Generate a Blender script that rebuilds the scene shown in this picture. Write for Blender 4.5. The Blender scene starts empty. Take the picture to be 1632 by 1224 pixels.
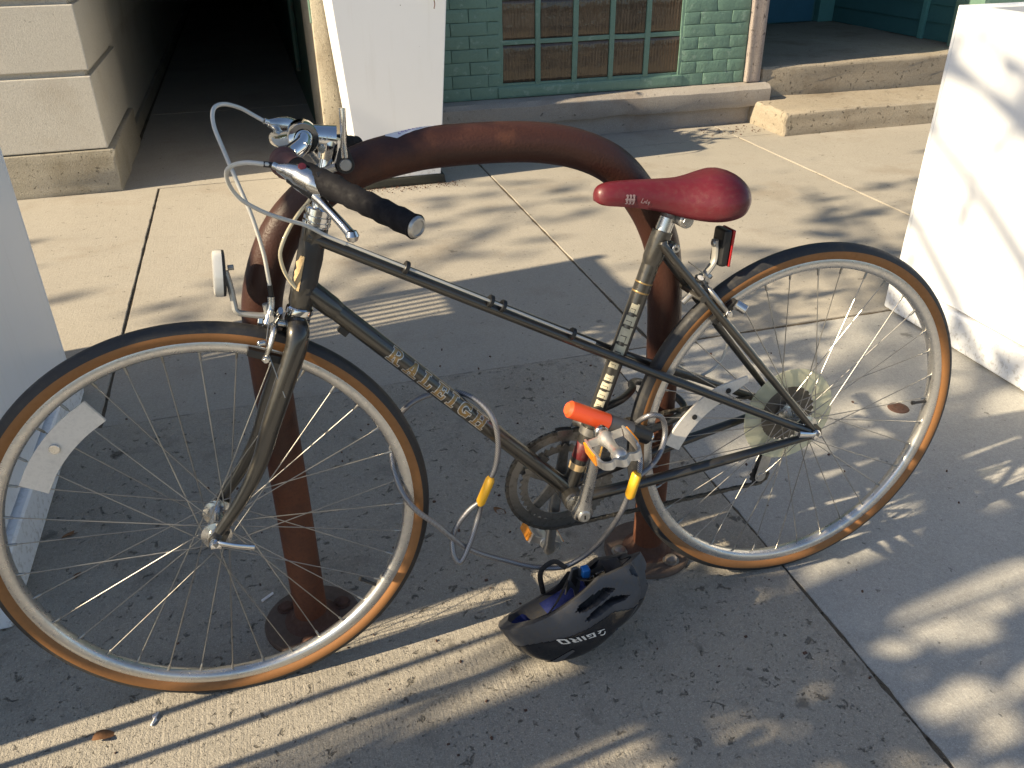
import bpy, bmesh, math, random
from mathutils import Vector, Matrix, noise
from math import sin, cos, pi, radians, sqrt, atan2
random.seed(7)
S = bpy.context.scene
COL = S.collection

# ------------------------------------------------------------------ camera
cam = bpy.data.cameras.new("camera")
cam.sensor_width = 36.0
cam.lens = 29.46
cam.clip_start = 0.05
cam.clip_end = 500
cam_o = bpy.data.objects.new("camera", cam)
COL.objects.link(cam_o)
Rv = Vector((0.95953032, -0.28141128, -0.01045213))
Uv = Vector((0.1489474, 0.47566809, 0.86692246))
Wv = Vector((0.23899002, 0.8333952, -0.49833343))
cam_o.matrix_world = Matrix(((Rv.x, Uv.x, -Wv.x, -0.8876), (Rv.y, Uv.y, -Wv.y, -1.1199),
                             (Rv.z, Uv.z, -Wv.z, 1.2002), (0, 0, 0, 1)))
S.camera = cam_o

# ------------------------------------------------------------------ light
SUN_AZ, SUN_EL = radians(8.0), radians(32.0)          # the way the light travels, seen from above
world = bpy.data.worlds.new("World")
S.world = world
world.use_nodes = True
wn = world.node_tree
wn.nodes.clear()
sky = wn.nodes.new("ShaderNodeTexSky")
sky.sky_type = 'NISHITA'
sky.sun_disc = False
sky.sun_elevation = SUN_EL
sky.sun_rotation = atan2(-cos(SUN_AZ), -sin(SUN_AZ))
bg = wn.nodes.new("ShaderNodeBackground")
bg.inputs[1].default_value = 0.078
wo = wn.nodes.new("ShaderNodeOutputWorld")
wn.links.new(sky.outputs[0], bg.inputs[0])
wn.links.new(bg.outputs[0], wo.inputs[0])
sun = bpy.data.lights.new("sun", 'SUN')
sun.energy = 5.0
sun.angle = radians(0.53)
sun.color = (1.0, 0.83, 0.57)
sun_o = bpy.data.objects.new("sun", sun)
COL.objects.link(sun_o)
D = Vector((cos(SUN_AZ) * cos(SUN_EL), sin(SUN_AZ) * cos(SUN_EL), -sin(SUN_EL)))
sun_o.rotation_euler = D.to_track_quat('-Z', 'Y').to_euler()
sun_o.location = (-6, -2, 6)
S.view_settings.view_transform = 'Standard'
S.view_settings.look = 'None'
S.view_settings.gamma = 1.0
S.view_settings.use_curve_mapping = False
S.view_settings.exposure = 0.98
S.render.engine = 'CYCLES'
S.cycles.max_bounces = 8
S.cycles.use_denoising = True


# ------------------------------------------------------------------ helpers: nodes
def mat(name):
    m = bpy.data.materials.new(name)
    m.use_nodes = True
    m.node_tree.nodes.clear()
    return m, m.node_tree


def N(nt, typ, ins=None, **attrs):
    n = nt.nodes.new("ShaderNode" + typ)
    for k, v in attrs.items():
        setattr(n, k, v)
    for k, v in (ins or {}).items():
        s = n.inputs[k]
        if isinstance(v, bpy.types.NodeSocket):
            nt.links.new(v, s)
        else:
            s.default_value = v
    return n


def c4(c):
    return (c[0], c[1], c[2], 1.0)


def ramp(nt, fac, stops):
    r = N(nt, "ValToRGB", {0: fac})
    el = r.color_ramp.elements
    while len(el) < len(stops):
        el.new(0.5)
    for e, (p, c) in zip(el, stops):
        e.position = p
        e.color = c4(c) if not isinstance(c, float) else (c, c, c, 1)
    return r.outputs[0]


def mix(nt, f, a, b, typ='MIX'):
    n = nt.nodes.new("ShaderNodeMix")
    n.data_type = 'RGBA'
    n.blend_type = typ
    for i, v in ((0, f), (6, a), (7, b)):
        if isinstance(v, bpy.types.NodeSocket):
            nt.links.new(v, n.inputs[i])
        else:
            n.inputs[i].default_value = v if i == 0 else c4(v)
    return n.outputs[2]


def coords(nt, kind="Object", scale=(1, 1, 1), rot=(0, 0, 0)):
    if kind == "World":
        s = N(nt, "NewGeometry").outputs["Position"]
    else:
        s = N(nt, "TexCoord").outputs[kind]
    return N(nt, "Mapping", {0: s, 3: scale, 2: rot}).outputs[0]


def nz(nt, co, scale, detail=3.0, rough=0.55):
    return N(nt, "TexNoise", {"Vector": co, "Scale": scale, "Detail": detail, "Roughness": rough}).outputs[0]


def bump(nt, h, strength, dist=0.002, prev=None):
    ins = {"Strength": strength, "Distance": dist, "Height": h}
    if prev is not None:
        ins["Normal"] = prev
    return N(nt, "Bump", ins).outputs[0]


def finish(nt, **ins):
    p = N(nt, "BsdfPrincipled", {k.replace("_", " "): v for k, v in ins.items()})
    o = N(nt, "OutputMaterial")
    nt.links.new(p.outputs[0], o.inputs[0])
    return p


def simple(name, col, rough=0.5, metal=0.0, coat=0.0, var=0.12, dirt=0.0, bump_s=0.0, bscale=300.0, **kw):
    m, nt = mat(name)
    co = coords(nt)
    n1 = nz(nt, co, 14.0, 4.0)
    n2 = nz(nt, co, 120.0, 3.0)
    dark = tuple(c * (1 - var) for c in col)
    lite = tuple(min(1, c * (1 + var)) for c in col)
    base = mix(nt, n1, dark, lite)
    if dirt:
        d = ramp(nt, n2, [(0.50, 0.0), (0.72, 1.0)])
        f = N(nt, "Math", {0: d, 1: dirt}, operation='MULTIPLY').outputs[0]
        base = mix(nt, f, base, (0.10, 0.085, 0.065))
    rg = N(nt, "MapRange", {0: n2, 1: 0.3, 2: 0.7, 3: max(0.02, rough * 0.8), 4: min(1, rough * 1.25)}).outputs[0]
    ins = dict(Base_Color=base, Roughness=rg, Metallic=metal)
    if coat:
        ins["Coat_Weight"] = coat
        ins["Coat_Roughness"] = 0.06
    if bump_s:
        ins["Normal"] = bump(nt, nz(nt, co, bscale, 2.0), bump_s, 0.001)
    ins.update(kw)
    finish(nt, **ins)
    return m


def concrete(name, base, dark, lite, spots=0.5, pits=0.5, broom=0.0, stain=(0.16, 0.12, 0.08), stain_a=0.3, rough_b=0.35):
    m, nt = mat(name)
    co = coords(nt, "World")
    big = nz(nt, co, 1.7, 5.0, 0.6)
    mid = nz(nt, co, 9.0, 5.0, 0.65)
    fine = nz(nt, co, 150.0, 4.0, 0.7)
    grain = nz(nt, co, 520.0, 2.0, 0.6)
    c = mix(nt, ramp(nt, big, [(0.3, 0.0), (0.7, 1.0)]), dark, lite)
    c = mix(nt, ramp(nt, mid, [(0.35, 0.0), (0.65, 1.0)]), c, base)
    c = mix(nt, N(nt, "MapRange", {0: fine, 1: 0.3, 2: 0.72, 3: 0.0, 4: 0.55}).outputs[0], c, tuple(x * 0.55 for x in base))
    c = mix(nt, N(nt, "MapRange", {0: grain, 1: 0.52, 2: 0.8, 3: 0.0, 4: 0.6}).outputs[0], c, tuple(min(1, x * 1.6) for x in lite))
    # brown staining that drifts in patches
    st = ramp(nt, nz(nt, N(nt, "Mapping", {0: co, 1: (3.1, 1.7, 0.0)}).outputs[0], 2.6, 6.0, 0.62), [(0.55, 0.0), (0.75, 1.0)])
    c = mix(nt, N(nt, "Math", {0: st, 1: stain_a}, operation='MULTIPLY').outputs[0], c, stain)
    sc = N(nt, "VectorMath", {0: N(nt, "TexNoise", {"Vector": co, "Scale": 22.0, "Detail": 3.0}).outputs[1], "Scale": 0.05}, operation='SCALE').outputs[0]
    cw = N(nt, "VectorMath", {0: co, 1: sc}, operation='ADD').outputs[0]
    # old gum and oil spots, ragged at the edge
    vo = N(nt, "TexVoronoi", {"Vector": cw, "Scale": 9.0, "Randomness": 1.0})
    rnd = N(nt, "SeparateColor", {0: vo.outputs["Color"]}).outputs[0]
    rad = N(nt, "MapRange", {0: rnd, 1: 1.0 - 0.5 * spots, 2: 1.0, 3: 0.0, 4: 0.22}).outputs[0]
    rag = N(nt, "MapRange", {0: nz(nt, co, 55.0, 5.0, 0.7), 1: 0.3, 2: 0.7, 3: -0.10, 4: 0.08}).outputs[0]
    d_ = N(nt, "Math", {0: N(nt, "Math", {0: rad, 1: vo.outputs["Distance"]}, operation='SUBTRACT').outputs[0], 1: rag}, operation='ADD').outputs[0]
    gum = N(nt, "MapRange", {0: d_, 1: 0.0, 2: 0.10, 3: 0.0, 4: 0.62}).outputs[0]
    c = mix(nt, gum, c, tuple(x * 0.22 for x in base))
    # damp looking blotches
    bl = ramp(nt, nz(nt, cw, 13.0, 6.0, 0.66), [(0.56, 0.0), (0.70, 1.0)])
    c = mix(nt, N(nt, "Math", {0: bl, 1: 0.55 * spots}, operation='MULTIPLY').outputs[0], c, tuple(x * 0.42 for x in base))
    # pits where the skin has worn off the stones
    pit1 = ramp(nt, nz(nt, cw, 48.0, 4.0, 0.6), [(0.685 - 0.085 * pits, 0.0), (0.735 - 0.085 * pits, 1.0)])
    pit2 = ramp(nt, nz(nt, co, 190.0, 3.0, 0.6), [(0.72 - 0.12 * pits, 0.0), (0.80 - 0.12 * pits, 1.0)])
    pit = N(nt, "Math", {0: pit1, 1: pit2}, operation='MAXIMUM').outputs[0]
    c = mix(nt, N(nt, "Math", {0: pit1, 1: 0.62}, operation='MULTIPLY').outputs[0], c, tuple(x * 0.16 for x in base))
    c = mix(nt, N(nt, "Math", {0: pit2, 1: 0.45}, operation='MULTIPLY').outputs[0], c, tuple(x * 0.3 for x in base))
    h = N(nt, "Math", {0: N(nt, "Math", {0: fine, 1: 0.7}, operation='MULTIPLY').outputs[0], 1: pit}, operation='SUBTRACT').outputs[0]
    nrm = bump(nt, h, min(1.0, rough_b * 1.2), 0.005)
    nrm = bump(nt, grain, rough_b * 0.8, 0.002, nrm)
    if broom:
        br = nz(nt, N(nt, "Mapping", {0: co, 3: (170.0, 5.0, 1.0)}).outputs[0], 1.0, 2.0)
        nrm = bump(nt, br, broom, 0.003, nrm)
    finish(nt, Base_Color=c, Roughness=0.9, Normal=nrm, Specular_IOR_Level=0.25)
    return m


def painted_masonry(name, col, chip=(0.42, 0.36, 0.28), chips=0.0, b=0.35):
    m, nt = mat(name)
    co = coords(nt, "World")
    a = nz(nt, co, 5.0, 5.0, 0.6)
    f = nz(nt, co, 90.0, 4.0, 0.65)
    c = mix(nt, a, tuple(x * 0.82 for x in col), tuple(x * 1.15 for x in col))
    c = mix(nt, N(nt, "MapRange", {0: f, 1: 0.45, 2: 0.8, 3: 0.0, 4: 0.35}).outputs[0], c, tuple(x * 0.6 for x in col))
    if chips:
        k = ramp(nt, nz(nt, co, 16.0, 6.0, 0.7), [(0.62 - chips * 0.1, 0.0), (0.66 - chips * 0.1, 1.0)])
        c = mix(nt, k, c, chip)
    nrm = bump(nt, nz(nt, co, 28.0, 5.0, 0.65), b, 0.006)
    nrm = bump(nt, f, b, 0.0015, nrm)
    finish(nt, Base_Color=c, Roughness=0.55, Normal=nrm)
    return m


M = {}
M['slab_old'] = concrete("concrete_aggregate", (0.375, 0.345, 0.295), (0.295, 0.27, 0.23), (0.455, 0.415, 0.355), spots=0.8, pits=0.62, broom=0.45, stain_a=0.25, rough_b=0.8)
M['slab_new'] = concrete("concrete_pale", (0.40, 0.39, 0.365), (0.35, 0.34, 0.325), (0.46, 0.45, 0.42), spots=0.22, pits=0.3, broom=0.25, stain_a=0.15, rough_b=0.3)
M['slab_back'] = concrete("concrete_tan", (0.385, 0.355, 0.307), (0.32, 0.297, 0.258), (0.44, 0.408, 0.356), spots=0.16, pits=0.35, broom=0.15, stain=(0.2, 0.15, 0.1), stain_a=0.4, rough_b=0.3)
M['step'] = concrete("step_concrete", (0.39, 0.335, 0.26), (0.27, 0.23, 0.175), (0.48, 0.425, 0.345), spots=0.1, pits=0.7, stain=(0.14, 0.1, 0.06), stain_a=0.55, rough_b=1.0)
M['plinth'] = concrete("rough_plinth_concrete", (0.42, 0.385, 0.31), (0.30, 0.27, 0.21), (0.5, 0.46, 0.39), spots=0.05, pits=0.5, stain=(0.15, 0.12, 0.07), stain_a=0.6, rough_b=1.0)
M['ledge'] = concrete("ledge_concrete", (0.38, 0.345, 0.31), (0.28, 0.25, 0.225), (0.46, 0.43, 0.4), spots=0.05, pits=0.2, stain=(0.2, 0.14, 0.1), stain_a=0.5, rough_b=0.9)
M['stone'] = concrete("cut_limestone", (0.62, 0.585, 0.515), (0.56, 0.525, 0.46), (0.68, 0.645, 0.575), spots=0.0, pits=0.10, stain=(0.34, 0.28, 0.2), stain_a=0.45, rough_b=0.25)
M['asphalt'] = concrete("asphalt", (0.055, 0.055, 0.056), (0.04, 0.04, 0.041), (0.075, 0.074, 0.072), spots=0.05, pits=0.9, rough_b=1.0)
M['dirt'] = concrete("joint_dirt", (0.15, 0.12, 0.085), (0.09, 0.07, 0.05), (0.19, 0.155, 0.115), spots=0.2, pits=0.9, rough_b=1.0)
M['pilaster'] = concrete("painted_pilaster", (0.55, 0.49, 0.38), (0.45, 0.38, 0.28), (0.66, 0.6, 0.5), spots=0.0, pits=0.6, stain=(0.18, 0.13, 0.08), stain_a=0.6, rough_b=0.9)
M['pilaster_r'] = concrete("bare_pilaster", (0.36, 0.31, 0.29), (0.27, 0.23, 0.215), (0.48, 0.42, 0.39), spots=0.0, pits=0.8, stain=(0.5, 0.44, 0.38), stain_a=0.5, rough_b=1.0)
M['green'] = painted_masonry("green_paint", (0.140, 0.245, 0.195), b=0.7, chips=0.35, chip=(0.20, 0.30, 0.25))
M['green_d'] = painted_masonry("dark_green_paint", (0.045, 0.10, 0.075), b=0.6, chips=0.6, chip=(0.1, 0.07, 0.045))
M['teal'] = painted_masonry("teal_paint", (0.055, 0.165, 0.17), b=0.2)
M['teal_lt'] = painted_masonry("teal_trim_paint", (0.10, 0.29, 0.28), b=0.15)
M['door'] = painted_masonry("blue_door_paint", (0.035, 0.15, 0.23), b=0.1)
M['upper'] = painted_masonry("upper_wall_paint", (0.115, 0.27, 0.20), b=0.3)
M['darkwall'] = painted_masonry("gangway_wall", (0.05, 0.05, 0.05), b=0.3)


def planter_mat():
    m, nt = mat("white_planter_panel")
    co = coords(nt, "World")
    c = mix(nt, nz(nt, co, 3.0, 4.0), (0.82, 0.84, 0.87), (0.87, 0.885, 0.91))
    v = N(nt, "TexVoronoi", {"Vector": co, "Scale": 26.0})
    r = N(nt, "SeparateColor", {0: v.outputs["Color"]}).outputs[0]
    rad = N(nt, "MapRange", {0: r, 1: 0.72, 2: 1.0, 3: 0.0, 4: 0.075}).outputs[0]
    k = N(nt, "MapRange", {0: N(nt, "Math", {0: rad, 1: v.outputs["Distance"]}, operation='SUBTRACT').outputs[0], 1: 0.0, 2: 0.02, 3: 0.0, 4: 0.8}).outputs[0]
    c = mix(nt, k, c, (0.16, 0.15, 0.14))
    # grime that splashes up from the pavement in specks
    z = N(nt, "SeparateXYZ", {0: co}).outputs[2]
    low = N(nt, "MapRange", {0: z, 1: 0.0, 2: 0.16, 3: 1.0, 4: 0.0}).outputs[0]
    g = ramp(nt, nz(nt, co, 60.0, 5.0, 0.7), [(0.52, 0.0), (0.62, 1.0)])
    k2 = N(nt, "Math", {0: low, 1: g}, operation='MULTIPLY').outputs[0]
    k2 = N(nt, "Math", {0: k2, 1: 0.55}, operation='MULTIPLY').outputs[0]
    c = mix(nt, k2, c, (0.25, 0.22, 0.18))
    run = ramp(nt, nz(nt, N(nt, "Mapping", {0: co, 3: (34.0, 34.0, 1.3)}).outputs[0], 1.0, 4.0, 0.6), [(0.55, 0.0), (0.80, 0.15)])
    c = mix(nt, run, c, (0.52, 0.50, 0.46))
    sc_ = ramp(nt, nz(nt, N(nt, "Mapping", {0: co, 2: (0.4, 0.3, 0.2), 3: (9.0, 60.0, 9.0)}).outputs[0], 1.0, 5.0, 0.7), [(0.68, 0.0), (0.74, 0.5)])
    c = mix(nt, sc_, c, (0.46, 0.45, 0.43))
    finish(nt, Base_Color=c, Roughness=0.38, Normal=bump(nt, nz(nt, co, 40.0, 3.0), 0.06, 0.002))
    return m


def rack_mat():
    m, nt = mat("rusted_brown_pipe")
    co = coords(nt, "World")
    a = nz(nt, co, 7.0, 6.0, 0.65)
    f = nz(nt, co, 160.0, 4.0, 0.6)
    z = N(nt, "SeparateXYZ", {0: co}).outputs[2]
    low = N(nt, "MapRange", {0: z, 1: 0.0, 2: 0.75, 3: 0.36, 4: -0.03}).outputs[0]
    k = ramp(nt, N(nt, "Math", {0: a, 1: low}, operation='ADD').outputs[0], [(0.52, 0.0), (0.76, 1.0)])
    c = mix(nt, k, (0.050, 0.020, 0.014), (0.13, 0.049, 0.026))
    c = mix(nt, ramp(nt, f, [(0.48, 0.0), (0.75, 0.5)]), c, (0.05, 0.022, 0.016))
    c = mix(nt, ramp(nt, nz(nt, co, 35.0, 5.0, 0.7), [(0.64, 0.0), (0.76, 0.45)]), c, (0.12, 0.05, 0.03))
    nrm = bump(nt, nz(nt, co, 260.0, 3.0), 0.42, 0.0016)
    nrm = bump(nt, a, 0.12, 0.004, nrm)
    finish(nt, Base_Color=c, Roughness=N(nt, "MapRange", {0: k, 1: 0.0, 2: 1.0, 3: 0.46, 4: 0.82}).outputs[0], Normal=nrm, Specular_IOR_Level=0.35)
    return m


def glass_block_mat():
    m, nt = mat("ribbed_glass_block")
    co = coords(nt, "World")
    oi = N(nt, "ObjectInfo").outputs["Random"]
    a = nz(nt, co, 10.0, 5.0, 0.6)
    c = mix(nt, a, (0.010, 0.008, 0.007), (0.075, 0.050, 0.032))
    c = mix(nt, N(nt, "Math", {0: oi, 1: 0.5}, operation='MULTIPLY').outputs[0], c, (0.13, 0.085, 0.05))
    w = nz(nt, N(nt, "Mapping", {0: co, 3: (110.0, 1.0, 3.0)}).outputs[0], 1.0, 3.0)
    c = mix(nt, ramp(nt, w, [(0.5, 0.0), (0.8, 0.2)]), c, (0.24, 0.18, 0.12))
    wv = nz(nt, co, 11.0, 3.0, 0.5)
    finish(nt, Base_Color=c, Roughness=0.10, Coat_Weight=0.5, Coat_Roughness=0.04, IOR=1.5, Normal=bump(nt, wv, 0.55, 0.02))
    return m


def cable_mat():
    m, nt = mat("clear_coated_steel_cable")
    co = N(nt, "TexCoord").outputs["UV"]
    w = N(nt, "TexWave", {"Vector": N(nt, "Mapping", {0: co, 2: (0, 0, radians(38)), 3: (1.0, 1.0, 1.0)}).outputs[0], "Scale": 1.4, "Distortion": 0.0}, wave_type='BANDS')
    s = ramp(nt, w.outputs[0], [(0.2, 0.0), (0.6, 1.0)])
    c = mix(nt, s, (0.07, 0.07, 0.08), (0.30, 0.30, 0.32))
    finish(nt, Base_Color=c, Metallic=0.55, Roughness=0.38, Coat_Weight=1.0, Coat_Roughness=0.08, Normal=bump(nt, s, 0.25, 0.001))
    return m


def leaf_mat(name, a, b, trans=0.35):
    m, nt = mat(name)
    oi = N(nt, "ObjectInfo").outputs["Random"]
    co = coords(nt, "World")
    c = mix(nt, nz(nt, co, 6.0, 2.0), a, b)
    d = N(nt, "BsdfDiffuse", {0: c})
    t = N(nt, "BsdfTranslucent", {0: c})
    g = N(nt, "BsdfGlossy", {0: (1, 1, 1, 1), 1: 0.4})
    x = N(nt, "MixShader", {0: trans, 1: d.outputs[0], 2: t.outputs[0]})
    y = N(nt, "MixShader", {0: 0.05, 1: x.outputs[0], 2: g.outputs[0]})
    o = N(nt, "OutputMaterial", {0: y.outputs[0]})
    return m


def head_mat():
    m, nt = mat("head_tube_tape")
    co = coords(nt)
    c = mix(nt, nz(nt, co, 40.0, 4.0), (0.016, 0.016, 0.017), (0.035, 0.035, 0.036))
    finish(nt, Base_Color=c, Roughness=0.45, Normal=bump(nt, nz(nt, co, 60.0, 3.0), 0.5, 0.002))
    return m


def disc_mat():
    m, nt = mat("yellowed_clear_plastic")
    co = coords(nt)
    c = mix(nt, nz(nt, co, 18.0, 3.0), (0.70, 0.69, 0.50), (0.85, 0.84, 0.68))
    p = N(nt, "BsdfPrincipled", {"Base Color": c, "Roughness": 0.35, "IOR": 1.3})
    t = N(nt, "BsdfTransparent", {0: (0.92, 0.92, 0.82, 1)})
    x = N(nt, "MixShader", {0: 0.46, 1: t.outputs[0], 2: p.outputs[0]})
    N(nt, "OutputMaterial", {0: x.outputs[0]})
    return m


M['planter'] = planter_mat()
M['rack'] = rack_mat()
M['glassblock'] = glass_block_mat()
M['cable'] = cable_mat()
M['tape_head'] = head_mat()
M['disc'] = disc_mat()
M['frame'] = simple("charcoal_frame_paint", (0.060, 0.056, 0.050), 0.34, 0.65, coat=0.85, var=0.15, dirt=0.12)
M['chrome'] = simple("chrome", (0.72, 0.72, 0.72), 0.09, 1.0, var=0.05)
M['alloy'] = simple("polished_alloy", (0.66, 0.655, 0.64), 0.24, 1.0, var=0.06, dirt=0.08)
M['alloy_p'] = simple("satin_alloy", (0.70, 0.69, 0.67), 0.36, 0.8, var=0.06, dirt=0.06)
M['alloy_d'] = simple("dull_alloy", (0.50, 0.49, 0.47), 0.40, 0.9, var=0.15, dirt=0.25)
M['rim'] = simple("rim_alloy", (0.64, 0.625, 0.60), 0.30, 0.85, var=0.08, dirt=0.12)
M['spoke'] = simple("steel_spoke", (0.36, 0.35, 0.33), 0.36, 0.9, var=0.1)
M['ring'] = simple("grimy_chainring_steel", (0.30, 0.285, 0.265), 0.38, 0.85, var=0.25, dirt=0.5)
M['chain'] = simple("oily_chain_steel", (0.16, 0.145, 0.125), 0.45, 0.7, var=0.3, dirt=0.4)
M['rubber'] = simple("tyre_rubber", (0.022, 0.022, 0.024), 0.55, var=0.25, dirt=0.25, bump_s=0.25)
M['tan'] = simple("tan_sidewall", (0.27, 0.120, 0.038), 0.65, var=0.16, dirt=0.12, bump_s=0.15, bscale=500)
M['tape'] = simple("black_bar_tape", (0.009, 0.0085, 0.0105), 0.75, var=0.2, bump_s=0.25, bscale=420, Specular_IOR_Level=0.2)
M['tape_b'] = simple("brown_bar_tape", (0.10, 0.042, 0.038), 0.6, var=0.2, bump_s=0.2)
M['black'] = simple("black_plastic", (0.018, 0.018, 0.019), 0.4, var=0.15)
M['saddle'] = simple("oxblood_saddle_skin", (0.108, 0.011, 0.017), 0.42, var=0.22, coat=0.1, dirt=0.10, bump_s=0.22, bscale=420)
M['grey_ink'] = simple("silver_ink", (0.26, 0.19, 0.20), 0.5, var=0.05)
M['orange'] = simple("orange_plastic", (0.85, 0.10, 0.025), 0.4, var=0.06, coat=0.3)
M['yellow'] = simple("yellow_sleeve_plastic", (0.78, 0.42, 0.02), 0.4, var=0.06, coat=0.3)
M['gunmetal'] = simple("grey_lock_vinyl", (0.10, 0.10, 0.105), 0.38, var=0.1)
M['housing'] = simple("white_cable_housing", (0.58, 0.57, 0.53), 0.35, var=0.08, coat=0.3)
M['housing_c'] = simple("cream_cable_housing", (0.66, 0.58, 0.40), 0.4, var=0.08, coat=0.2)
M['white_refl'] = simple("white_reflector", (0.78, 0.76, 0.70), 0.2, var=0.05, coat=0.8)
M['spoke_refl'] = simple("dusty_spoke_reflector", (0.74, 0.69, 0.62), 0.3, var=0.08, coat=0.5, dirt=0.15)
M['amber'] = simple("amber_reflector", (0.85, 0.30, 0.02), 0.25, var=0.06, coat=0.8)
M['red'] = simple("red_reflector", (0.40, 0.012, 0.014), 0.2, var=0.06, coat=0.8)
M['steel_br'] = simple("painted_grey_bracket", (0.42, 0.41, 0.38), 0.4, 0.4, var=0.12, dirt=0.15)
M['decal_r'] = simple("dark_red_decal", (0.11, 0.012, 0.014), 0.45, var=0.4, dirt=0.4)
M['emblem'] = simple("faded_red_print", (0.12, 0.02, 0.03), 0.4, var=0.3)
M['gold'] = simple("gold_decal", (0.30, 0.20, 0.085), 0.35, 0.5, var=0.2)
M['silver'] = simple("silver_decal", (0.55, 0.54, 0.52), 0.35, 0.4, var=0.15)
M['cream'] = simple("worn_cream_decal", (0.52, 0.48, 0.35), 0.5, var=0.2, dirt=0.25)
M['tan_torn'] = simple("torn_tape_backing", (0.50, 0.36, 0.19), 0.8, var=0.2, bump_s=0.8, bscale=200)
M['helmet_b'] = simple("glossy_black_shell", (0.012, 0.012, 0.014), 0.16, var=0.1, coat=0.8)
M['helmet_g'] = simple("speckled_grey_shell", (0.058, 0.060, 0.068), 0.6, var=0.2, dirt=0.5, bump_s=0.3, bscale=240)
M['foam'] = simple("black_foam", (0.014, 0.014, 0.015), 0.9, var=0.2)
M['blue'] = simple("blue_foam_pad", (0.004, 0.014, 0.12), 0.75, var=0.15, bump_s=0.3)
M['blue_pl'] = simple("blue_plastic", (0.02, 0.16, 0.50), 0.35, var=0.1)
M['strap'] = simple("nylon_strap", (0.02, 0.02, 0.022), 0.75, var=0.2, bump_s=0.4, bscale=800)
M['white'] = simple("white_print", (0.72, 0.70, 0.66), 0.45, var=0.05)
M['paper'] = simple("white_sticker_paper", (0.78, 0.76, 0.76), 0.7, var=0.04)
M['purple'] = simple("purple_print", (0.35, 0.25, 0.5), 0.6, var=0.1)
M['dryleaf'] = simple("dry_leaf", (0.20, 0.095, 0.04), 0.75, var=0.4, bump_s=0.6, bscale=120)
M['rust'] = simple("rust", (0.085, 0.042, 0.029), 0.85, var=0.4, bump_s=0.8, bscale=150)
M['flange'] = simple("dirty_base_plate", (0.115, 0.080, 0.062), 0.8, var=0.4, dirt=0.5, bump_s=0.6, bscale=120)
M['bolt'] = simple("worn_bolt_head", (0.36, 0.31, 0.27), 0.4, 0.7, var=0.3, dirt=0.3)
M['sole'] = simple("planter_plinth_black", (0.014, 0.016, 0.012), 0.7, var=0.3, dirt=0.3, bump_s=0.5)
M['soil'] = simple("potting_soil", (0.04, 0.03, 0.022), 0.95, var=0.4, bump_s=1.0, bscale=60)
M['bark'] = simple("tree_bark", (0.13, 0.10, 0.075), 0.9, var=0.4, bump_s=1.0, bscale=40)
M['iron'] = simple("black_iron", (0.02, 0.02, 0.02), 0.5, var=0.2)
M['wood'] = simple("screen_wood", (0.28, 0.18, 0.10), 0.7, var=0.25)
M['leaf'] = leaf_mat("green_leaf", (0.035, 0.085, 0.018), (0.09, 0.16, 0.03))
M['leaf_y'] = leaf_mat("lime_leaf", (0.30, 0.42, 0.02), (0.42, 0.55, 0.04), 0.5)
M['petal'] = leaf_mat("pink_petal", (0.40, 0.08, 0.12), (0.55, 0.14, 0.2), 0.4)
M['terra'] = simple("white_pot_rim", (0.75, 0.74, 0.72), 0.5, var=0.05)


# ------------------------------------------------------------------ helpers: meshes
def catmull(pts, n=6, closed=False):
    P = [Vector(p) for p in pts]
    out = []
    L = len(P)
    rng = range(L if closed else L - 1)
    for i in rng:
        if closed:
            a, b, c, d = P[(i - 1) % L], P[i], P[(i + 1) % L], P[(i + 2) % L]
        else:
            b, c = P[i], P[i + 1]
            a = P[i - 1] if i else b * 2 - c
            d = P[i + 2] if i + 2 < L else c * 2 - b
        for k in range(n):
            t = k / n
            out.append(0.5 * ((2 * b) + (c - a) * t + (2 * a - 5 * b + 4 * c - d) * t * t + (3 * b - a - 3 * c + d) * t ** 3))
    if not closed:
        out.append(P[-1])
    return out


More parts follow.
